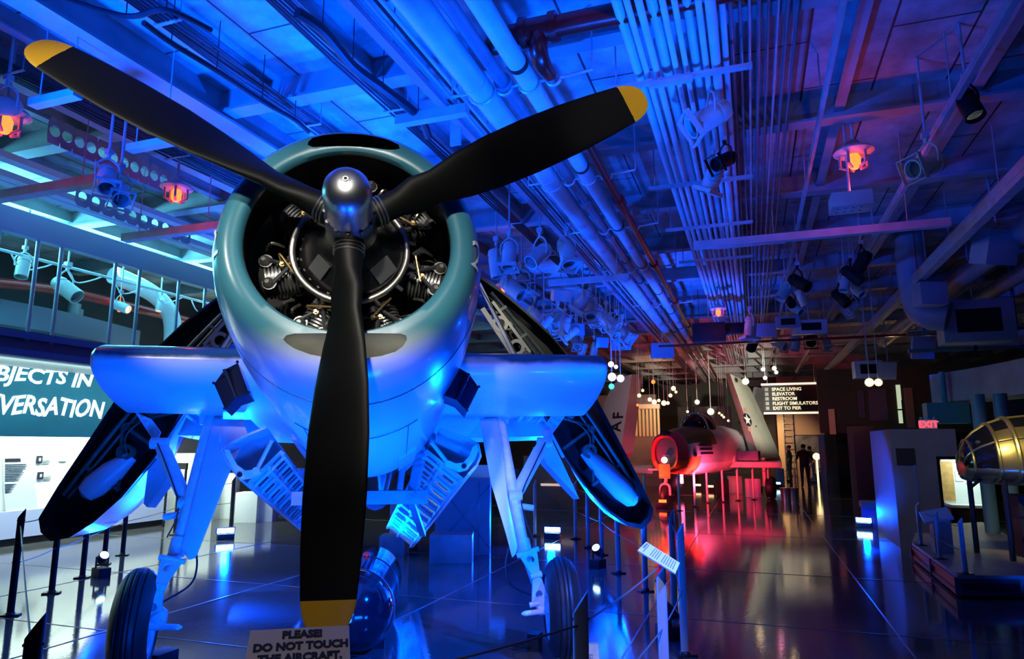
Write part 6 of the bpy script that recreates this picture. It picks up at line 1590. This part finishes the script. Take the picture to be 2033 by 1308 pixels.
# people
def person(px, py, yaw, h, shirt, legs, label, name='person', arms=((.26, .05, .80), (.26, .05, .80)), sq=1.0):
    p = at(px, py, z=0)
    e = empty(name, (p.x, p.y, 0), label, 'person', yaw)
    k = h / 1.75
    V = [(0, 0, .95), (0, .0, 1.15), (0, .01, 1.38), (0, .0, 1.48), (0, -.01, 1.60), (0, -.01, 1.70)]
    r = [(.16, .12), (.155, .11), (.19, .12), (.07, .065), (.085, .10), (.07, .08)]
    Eg = [(0, 1), (1, 2), (2, 3), (3, 4), (4, 5)]
    for s in (-1, 1):
        b = len(V)
        V += [(s * .10, 0, .86), (s * .11, -.02, .50), (s * .12, .02, .09), (s * .13, -.13, .05)]; r += [(.10, .10), (.068, .07), (.045, .05), (.045, .03)]
        Eg += [(0, b), (b, b + 1), (b + 1, b + 2), (b + 2, b + 3)]
        ex, ey, ez = arms[0 if s < 0 else 1]
        b2 = len(V)
        V += [(s * .21, .0, 1.40), (s * .27, .05, 1.14), (s * ex, -ey, ez + .14), (s * ex, -ey - .02, ez + .05)]; r += [(.062, .062), (.05, .05), (.038, .038), (.042, .025)]
        Eg += [(2, b2), (b2, b2 + 1), (b2 + 1, b2 + 2), (b2 + 2, b2 + 3)]
        hb = b2 + 3
        for f in range(5):   # fingers and thumb
            q = len(V); off = (f - 1.5) * .02 if f < 4 else -.045
            V.append((s * ex + (off if f < 4 else off * .6) * .8, -ey - .03 - (.0 if f < 4 else .03), ez - (.04 - .008 * abs(f - 1.3) if f < 4 else 0))); r.append((.009, .009)); Eg.append((hb, q))
    me = bpy.data.meshes.new('body'); me.from_pydata([(x * k, y * k, z * k) for x, y, z in V], Eg, [])
    o = bpy.data.objects.new('body', me); COL.objects.link(o)
    md = o.modifiers.new('skin', 'SKIN'); 
    for i, (a, b) in enumerate(r): me.skin_vertices[0].data[i].radius = (a * k, b * k)
    me.skin_vertices[0].data[0].use_root = True
    o.modifiers.new('sub', 'SUBSURF').levels = 2
    bpy.context.view_layer.update(); dg = bpy.context.evaluated_depsgraph_get()
    m2 = bpy.data.meshes.new_from_object(o.evaluated_get(dg)); bpy.data.objects.remove(o)
    for m in (M_skin, shirt, legs, M_hair): m2.materials.append(m)
    for f in m2.polygons:
        c = f.center / k; f.use_smooth = True
        f.material_index = 2 if c.z < .94 and abs(c.x) < .22 else (1 if c.z < 1.50 and (abs(c.x) < .255 or c.z > 1.12) else (3 if (c.z > 1.66 or (c.z > 1.56 and c.y > .0)) else 0))
    b = bpy.data.objects.new('body', m2); COL.objects.link(b); b.parent = e
    mb = MB()
    mb.ball((-.03 * k, -.10 * k, 1.635 * k), .012 * k, 8); mb.ball((.03 * k, -.10 * k, 1.635 * k), .012 * k, 8); mb.obj('eyes', M_ink, e)
    mb = MB(); mb.ball((0, -.112 * k, 1.605 * k), .018 * k, 8, sc=(.7, 1, 1.3)); mb.ball((0, -.10 * k, 1.565 * k), .02 * k, 8, sc=(1.3, .5, .4)); mb.ball((-.088 * k, 0, 1.61 * k), .022 * k, 8, sc=(.4, .8, 1.2)); mb.ball((.088 * k, 0, 1.61 * k), .022 * k, 8, sc=(.4, .8, 1.2)); mb.obj('nose_mouth_ears', M_skin, e)
    mb = MB(); mb.ball((0, .02 * k, 1.66 * k), .10 * k, 14, sc=(.95, 1.05, .85)); mb.obj('hair', M_hair, e)
    for s in (-1, 1):
        mb = MB(); mb.ball((s * .125 * k, -.05 * k, .045 * k), .05 * k, 12, sc=(.95, 2.5, .9)); mb.obj('shoe', M_blackmatt, e)
    return e
person(1600, 967, pi + .1, 1.78, M_clothdk, M_clothdk, 'person in black shirt and trousers standing with the back to us in the far hall', arms=((.30, .12, .98), (.30, .12, .98)))
person(1570, 956, -pi / 2 - .3, 1.72, M_clothgr, M_clothgr, 'person in dark green seen from the side by the ladder')
person(1612, 955, pi - .4, 1.68, mat('olive_yellow_clothing', (.10, .11, .03), .8), mat('blue_jeans', (.08, .14, .35), .8), 'person in olive top and blue jeans beyond the person in black')

# ------------------------------------------------------------------ the jet
jl = at(1322, 1004, z=0)
JY = -radians(14)
jet = empty('jet_airplane', (jl.x, jl.y, 0), 'grey jet airplane with upright folded wings and red-covered nose intake in the far hall', 'airplane', JY)
JM = Matrix.Translation((jl.x, jl.y, 0)) @ Matrix.Rotation(JY, 4, 'Z'); JI = JM.inverted()
def aj(px, py, y):     # sight line against jet-frame plane y
    o = JI @ Vector((0, 0, CAMZ)); p = JI @ at(px, py, dist=20.0); t = (y - o.y) / (p.y - o.y); return o + (p - o) * t
yN = -.9
ic = aj(1320, 893, yN); rw_ = (aj(1350, 893, yN) - aj(1291, 893, yN)).x / 2; rh_ = (aj(1320, 860, yN) - aj(1320, 938, yN)).z / 2
zc = aj(1320, 899, yN).z
def jring(y, w, h, cz, n=40, e=2.4, cx=0):
    out = []
    for j in range(n):
        a = 2 * pi * j / n; c, s_ = cos(a), sin(a)
        out.append(Vector((cx + abs(c) ** (2 / e) * (1 if c > 0 else -1) * w, y, cz + abs(s_) ** (2 / e) * (1 if s_ > 0 else -1) * h)))
    return out
cx0 = ic.x
prof = [(yN + .25, rw_ * .70, rh_ * .72), (yN + .02, rw_ * .74, rh_ * .78), (yN - .02, rw_ * .86, rh_ * .90), (yN + .06, rw_ * .98, rh_ * 1.0), (yN + .5, rw_ * 1.18, rh_ * 1.12), (yN + 1.3, rw_ * 1.42, rh_ * 1.26), (yN + 2.6, rw_ * 1.58, rh_ * 1.38), (yN + 5, rw_ * 1.6, rh_ * 1.4), (yN + 8, rw_ * 1.2, rh_ * 1.1), (yN + 9.5, rw_ * .8, rh_ * .8)]
mb = MB(); mb.rings([jring(y, w, h, zc + (.10 * min(1, (y - yN) / 3) if y > yN + .1 else 0), cx=cx0) for y, w, h in prof], True)
for i, f in enumerate(mb.f):
    c = sum((Vector(mb.v[j]) for j in f), Vector()) / len(f)
    if c.y < yN + .34: mb.m[i] = 1 if c.z > zc - rh_ * .4 else 2
    elif c.y < yN + 1.6 and c.z < zc - rh_ * .25: mb.m[i] = 2
    elif c.z < zc - rh_ * .6: mb.m[i] = 3
    elif c.y < yN + 2.2 and c.z > zc + rh_ * .45: mb.m[i] = 4
mb.obj('fuselage', [mat('silver_jet_skin', (.42, .44, .50), .35, .3, vary=.08), M_jetred, M_orange, M_furybelly, mat('olive_antiglare', (.06, .055, .02), .5)], jet)
mb = MB(); mb.rings([jring(yN + .10 + .01 * q, rw_ * .73, rh_ * .74, zc, cx=cx0) for q in (0, 1)], True)
for q in range(3): mb.box((cx0, yN + .085, zc - rh_ * (.12 + .18 * q)), (rw_ * .5, .01, rh_ * .09), mi=1)
mb.obj('intake_cover', [mat('plum_cover', (.08, .012, .05), .5), mat('violet_print', (.12, .06, .35), .5)], jet)
mb = MB(); mb.ball((cx0, yN + .1, zc + rh_ * .98), .14, 12, sc=(1.2, 1, .8)); mb.obj('lip_bulge', M_blackmatt, jet)
tg = aj(1320, 935, yN - .15)
mb = MB(); a = aj(1308, 921, yN - .12); b = aj(1331, 950, yN - .12); mb.box(((a.x + b.x) / 2, yN - .12, (a.z + b.z) / 2), (b.x - a.x, .015, a.z - b.z)); mb.obj('hanging_tag', M_yellow, jet)
mb = MB(); c = aj(1319, 913, yN - .1); mb.ball(c, .09, 12); mb.obj('nose_light', E_warm, jet)
cz_ = aj(1335, 840, yN + 2.2)
mb = MB(); mb.ball((cx0 + .02, yN + 3.0, zc + rh_ * 1.30), .46, 20, sc=(1, 2.2, 1.15)); mb.obj('canopy', M_glass, jet)
mb = MB()
for yy in (-.5, .2): mb.tube([Vector((cx0 + .02 + .46 * cos(pi * q / 12) * (1 - .12 * abs(yy)), yN + 3.0 + yy, zc + rh_ * 1.30 + .53 * sin(pi * q / 12) * (1 - .12 * abs(yy)))) for q in range(13)], .03, 6)
mb.obj('canopy_frame', M_pipegrey, jet)
# name markings on the flank and gun port
mb = MB()
for q in range(3):
    a = aj(1354 + q * 2, 866 + q * 7, yN + 1.8); 
    mb.bar(Vector((cx0 + rw_ * 1.36 + .03 * q + .02, yN + 1.1, zc + rh_ * (.42 - .22 * q))), Vector((cx0 + rw_ * 1.52 + .02 * q + .02, yN + 2.0, zc + rh_ * (.42 - .22 * q))), .04, .07)
mb.ball((cx0 + rw_ * 1.33, yN + .85, zc - .05), .10, 10, sc=(.4, 1.4, .7))
mb.obj('flank_marking', M_ink, jet)
# wings: fixed inner parts and upright folded panels
yW = yN + 4.2
for sd in (-1, 1):
    if sd > 0: pts = [aj(1372, 921, yW), aj(1552, 921, yW + .8), aj(1552, 920, yW + 3), aj(1380, 918, yW + 3)]
    else: pts = [aj(1296, 934, yW - .6), aj(1236, 930, yW + .4), aj(1236, 928, yW + 2.6), aj(1296, 930, yW + 2.4)]
    zw = sum(p.z for p in pts) / 4
    mb = MB(); mb.prism([Vector((p.x, p.y, zw - .10)) for p in pts], (0, 0, .20)); mb.obj('inner_wing', M_furybelly, jet, bevel=.05)
    if sd > 0:
        A_, B_ = [(1488, 908), (1436, 742)], [(1549, 912), (1487, 768)]; Cc = [(1510, 908), (1450, 742)]; y0, y1 = yW + .9, yW + 1.6
        lead = [aj(1486, 906, y0 + .6), aj(1435, 740, y0 + .6)]; ridge = [aj(1508, 908, y0), aj(1449, 742, y0)]; trail = [aj(1551, 914, y1 + .9), aj(1538, 880, y1 + .9), aj(1512, 820, y1 + .9), aj(1490, 772, y1 + .9), aj(1472, 752, y1 + .8)]
    else:
        y0, y1 = yW + .2, yW + .9
        lead = [aj(1250, 900, y0 + .6), aj(1270, 741, y0 + .6)]; ridge = [aj(1232, 900, y0), aj(1254, 743, y0)]; trail = [aj(1188, 905, y1 + .9), aj(1190, 850, y1 + .9), aj(1200, 800, y1 + .9), aj(1215, 765, y1 + .9), aj(1238, 748, y1 + .8)]
    nn_ = (trail[2] - ridge[0]).cross(ridge[1] - ridge[0]).normalized()
    def onplane(p):
        o_ = JI @ Vector((0, 0, CAMZ)); d_ = p - o_; return o_ + d_ * ((ridge[0] - o_).dot(nn_) / d_.dot(nn_))
    trail = [onplane(p) for p in trail]
    mb = MB(); top = [lead[1], ridge[1]]; 
    face = [ridge[0], ridge[1]] + trail[::-1]; back = [Vector((p.x, p.y + .35, p.z)) for p in trail]
    n = len(trail)
    vs = [ridge[0], ridge[1]] + trail + [lead[0] + Vector((0, .3, 0)), lead[1] + Vector((0, .3, 0))] + [p + Vector((-.12 * sd, .4, 0)) for p in trail]
    fs = [tuple([0] + list(range(2, 2 + n)) + [1]), (0, 1, 3 + n, 2 + n), tuple([2 + n] + list(range(4 + n, 4 + 2 * n)) + [3 + n])]
    for i in range(n - 1): fs.append((2 + i, 3 + i, 5 + n + i, 4 + n + i))
    fs += [(0, 2 + n, 4 + n, 2), (1, 1 + n, 3 + 2 * n, 3 + n)]
    mb.add(vs, fs, 0)
    o = mb.obj('folded_wing', [M_fury if sd > 0 else mat('rosy_lit_jet_paint', (.40, .36, .38), .45, vary=.06)], jet)  # left wing copy: rosy light and shade put into the jet colour
    # marking on the face: exact frame on that plane
    f0 = ridge[0].lerp(trail[0], .0); u_ = (trail[1] - ridge[0]); v_ = (ridge[1] - ridge[0]).normalized(); nrm = u_.cross(v_).normalized()
    if nrm.dot(JI @ Vector((0, 0, CAMZ)) - ridge[0]) < 0: nrm = -nrm
    def onface(px, py):
        o_ = JI @ Vector((0, 0, CAMZ)); p_ = JI @ at(px, py, dist=20.0); d_ = p_ - o_
        nn = nn_
        t = (ridge[0] - o_).dot(nn) / d_.dot(nn); return o_ + d_ * t - d_.normalized() * .05
    if sd > 0:
        mb = MB(); c = onface(1484, 833); ex_ = onface(1492, 835) - c; ey_ = onface(1481, 820) - c
        mb.add([c + ex_ * 1.0 * cos(2 * pi * j / 28) + ey_ * sin(2 * pi * j / 28) for j in range(28)], [tuple(range(28))], 0)
        d_ = ((JI @ Vector((0, 0, CAMZ))) - c).normalized() * .02
        st_ = []
        for j in range(10):
            rr_ = .92 if j % 2 == 0 else .40; st_.append(c + d_ + ex_ * rr_ * sin(2 * pi * j / 10) + ey_ * rr_ * cos(2 * pi * j / 10))
        mb.add([c + d_] + st_, [(0, 1 + j, 1 + (j + 1) % 10) for j in range(10)], 1)
        for y0_, y1_, x in ((809, 818, 1480), (846, 856, 1488)):
            mb.add([onface(x - 3.5, y0_), onface(x + 2.5, y0_), onface(x + 3.5, y1_), onface(x - 2, y1_)], [(0, 1, 2, 3)], 2)
        mb.obj('star_insignia', [M_ink, M_white, mat('faded_red_bar', (.55, .30, .25), .5)], o)
        mb = MB(); c = onface(1501, 846); mb.ball(c, .03, 8); mb.obj('small_marking', M_ink, o)
    else:
        for t, px, py in (('A', 1231, 856), ('F', 1236, 831)):
            mb = MB(); vs, fs = text_geo(t, 1.0, 0, bold=.02, align='LEFT')
            mb.add([onface(px - v.y * 29 + v.x * 3, py - v.x * 29 + v.y * 2) for v in vs], fs); mb.obj('wing_letter', M_ink, o)
        mb = MB(); c = onface(1212, 878); vs, fs = text_geo('3', .22, 0); ux_ = (onface(1215, 858) - c).normalized(); uy_ = -(onface(1232, 881) - c).normalized(); mb.add([c + ux_ * v.x + uy_ * v.y for v in vs], fs); mb.obj('wing_number', M_ink, o)
        # red band at the wing root
    mb = MB(); q0 = ridge[0]; q1 = trail[0]
    mb.box((q0 + q1) / 2 + Vector((0, .1, -.02)), (abs(q1.x - q0.x) * .9, .6, .12)); mb.obj('fold_joint', M_jetred, jet)
# blue-black open fold fairing right of the flank, pink root panel
mb = MB(); a = aj(1392, 888, yW + .2); b = aj(1458, 918, yW + .2); mb.box(((a.x + b.x) / 2, yW + .4, (a.z + b.z) / 2), (b.x - a.x, .3, a.z - b.z)); 
for q in range(3): mb.cyl((a.x + .25 + .3 * q, yW + .23, (a.z + b.z) / 2), (a.x + .25 + .3 * q, yW + .48, (a.z + b.z) / 2), .07, 12, 1)
mb.obj('wing_root', [M_furybelly, M_ink], jet)
mb = MB(); a = aj(1458, 895, yW + .4); b = aj(1505, 914, yW + .4); mb.box(((a.x + b.x) / 2, yW + .6, (a.z + b.z) / 2), (b.x - a.x, .3, a.z - b.z)); mb.obj('fold_well', M_navy, jet)
mb = MB(); a = aj(1373, 800, yN + 8); mb.prism([(cx0 + .3, yN + 7.2, zc + rh_), (cx0 + .3, yN + 9.6, zc + rh_), (cx0 + .3, yN + 10.2, a.z + .6), (cx0 + .3, yN + 9.0, a.z + .6)], (.12, 0, 0)); mb.obj('tail_fin', M_pipegrey, jet)
q_ = aj(1386, 870, yN + 5.0); mb = MB(); mb.lathe(q_, (.1, -1, .0), [(0, .20), (.35, .24), (.36, .18), (.1, .17)], 24); mb.obj('side_pod', M_furybelly, jet)
# gear of the jet
mb = MB(); mb.cyl((0, 0, .55), (0, .25, zc - rh_ * .8), .055, 12); mb.tube([(-.14, 0, .3), (-.13, 0, .55), (0, 0, .62), (.13, 0, .55), (.14, 0, .3)], .04, 10, smooth=3); mb.bar((-.5, .0, 1.02), (.45, .1, 1.02), .05, .05); mb.obj('nose_leg', M_furybelly, jet)
mb = MB(); mb.lathe((-.07, 0, .3), (1, 0, 0), [(0, .16), (0, .28), (.03, .30), (.11, .30), (.14, .28), (.14, .16)], 28); mb.obj('nose_wheel', M_rubber, jet)
for sd in (-1, 1):
    x = cx0 + sd * 1.4; mb = MB(); mb.cyl((x, yW + 1.0, .4), (x, yW + 1.0, zc - .2), .06, 12); mb.obj('main_leg', M_furybelly, jet)
    mb = MB(); mb.lathe((x + sd * .08, yW + 1.0, .36), (sd, 0, 0), [(0, .2), (0, .33), (.04, .36), (.18, .36), (.22, .33), (.22, .2)], 28); mb.obj('main_wheel', M_rubber, jet)
# mast left of the tail
c = at(1374, 900, dist=34.5); mb = MB(); mb.cyl((c.x, c.y, 0), (c.x, c.y, at(1374, 787, dist=34.5).z), .06, 10); tag(mb.obj('mast', M_postdark, None, (c.x, c.y, 0)), 'dark upright mast behind the jet fuselage', 'mast')
# posts round the jet
for i, (x, y, l) in enumerate(((1281, 1018, 'leftmost of the posts round the jet, beside the dark wing tip'), (1349, 1014, 'post before the jet intake, right of the nose wheel'), (1380, 1006, 'post round the jet, second right of the nose wheel'), (1405, 998, 'post round the jet, third right of the nose wheel'), (1436, 997, 'post round the jet, fourth right of the nose wheel'), (1466, 994, 'post round the jet, below the pink wing root'), (1497, 992, 'post round the jet, below the dark fold well'), (1528, 991, 'post round the jet, below the right folded wing tip'), (1581, 990, 'rightmost post round the jet, near the black-shirted person'))):
    p = at(x, y, z=0); o = dup(proto[False]); o.location = (p.x, p.y, 0); o.rotation_euler = (0, 0, .3); o.scale = (1, 1, 1); o['label'] = l; o['group'] = 'barrier posts round the jet'; POSTS['j%d' % i] = p
for i in range(8):
    cord('j%d' % i, 'j%d' % (i + 1), .9, 'cord in the %s span of posts round the jet' % ORD[i])
def ftank(x, y, label, m):
    p = at(x, y, z=0); mb = MB(); mb.lathe((p.x, p.y, 0), (0, 0, 1), [(0, .15), (.38, .17), (.40, .18), (.40, .15)], 20); tag(mb.obj('bin', m, None, (p.x, p.y, 0)), label, 'bin')
ftank(1561, 994, 'silver drum bin, left of a pair beside the rightmost post round the jet', M_dome); ftank(1575, 994, 'silver drum bin, right of a pair beside the rightmost post round the jet', M_dome)
def jflood(x, y, label, m):
    p = at(x, y, z=0); e = empty('floodlight', p, label, 'floodlight', 0, 'red floodlights round the jet'); mb = MB(); mb.box((0, 0, .07), (.34, .22, .14)); mb.obj('housing', M_blackmatt, e)
    mb = MB(); mb.box((0, .12, .17), (.2, .08, .08)); mb.obj('lens', m, e)
jflood(1315, 1008, 'black floodlight on the floor before the jet nose wheel', E_red); jflood(1411, 975, 'small warm floodlight on the floor under the jet wing', E_warm); jflood(1386, 972, 'bright floodlight on the floor under the jet belly', E_warm); jflood(1545, 968, 'blue floodlight on the floor under the right jet wing tip', E_blue); jflood(1505, 972, 'blue floodlight under the jet fold well', E_blue)
# things under and behind the jet
for i, (x, y0, y1, w, m, l) in enumerate(((1496, 950, 988, .5, M_lav, 'pale leg of a display behind the jet'), (1435, 952, 985, .4, M_blackmatt, 'black stand under the jet wing'), (1460, 945, 980, .5, M_furybelly, 'pink-lit box under the jet wing'), (1550, 930, 962, .35, M_bluewall, 'blue post block under the right jet wing tip'))):
    p = at(x, y1, z=0); h = at(x, y0, dist=p.xy.length).z; mb = MB(); mb.box((p.x, p.y + .2, h / 2), (w, .35, h)); tag(mb.obj('display_block', m, None, (p.x, p.y, 0), bevel=.02), l, 'block')
# left far side: slatted screen, white bulkhead, mural
a = at(1252, 812, Y=30); b = at(1296, 866, Y=30); sl = empty('slatted_screen', ((a.x + b.x) / 2, 30, 0), 'warm slatted wooden screen behind the left folded jet wing', 'screen')
mb = MB()
for k in range(9): mb.box((-.55 + .16 * k, 0, (a.z + b.z) / 2), (.09, .06, a.z - b.z))
mb.obj('slats', mat('warm_slat', (.75, .58, .30), .5), sl)
mb = MB(); mb.box((0, .08, a.z + .1), (1.6, .3, .2)); mb.obj('header', mat('warm_white_panel', (.7, .6, .5), .5), sl)
mb = MB(); mb.box((0, .1, b.z / 2), (1.6, .2, b.z)); mb.obj('lower_panel', mat('dim_lower_panel', (.2, .16, .14), .5), sl)
mb = MB(); x9 = at(1303, 800, Y=33).x; mb.box((x9 - 4, 33, 3.0), (8, .3, 2.2)); mb.box((x9 - 4, 33, .95), (8, .3, 1.9), mi=1); struct(mb, 'wall_side', [mat('rosy_bulkhead', (.16, .10, .09), .5), mat('dim_brown_wall', (.03, .018, .015), .5)])
a = at(1345, 808, Y=36); b = at(1455, 880, Y=36); mu = empty('mural', ((a.x + b.x) / 2, 36, b.z), 'dark mural with a glowing green band behind the jet', 'mural')
mb = MB(); mb.box((0, 0, (a.z - b.z) / 2), (b.x - a.x, .1, a.z - b.z)); mb.box((0, .02, -b.z / 2), (b.x - a.x, .06, b.z)); mb.obj('panel', mat('dark_teal_mural', (.006, .02, .028), .5, vary=.5, scale=1.2), mu)
mb = MB(); mb.box((.15, -.06, (a.z - b.z) * .40), ((b.x - a.x) * .62, .02, .20)); mb.box((.1, -.06, (a.z - b.z) * .26), ((b.x - a.x) * .5, .02, .10), mi=1); mb.obj('glowing_band', [mat('green_glow', (.3, .6, .2), .5, emit=(.35, .75, .22), strength=.6), mat('amber_glow', (.9, .4, .1), .5, emit=(1.0, .35, .08), strength=.7)], mu)
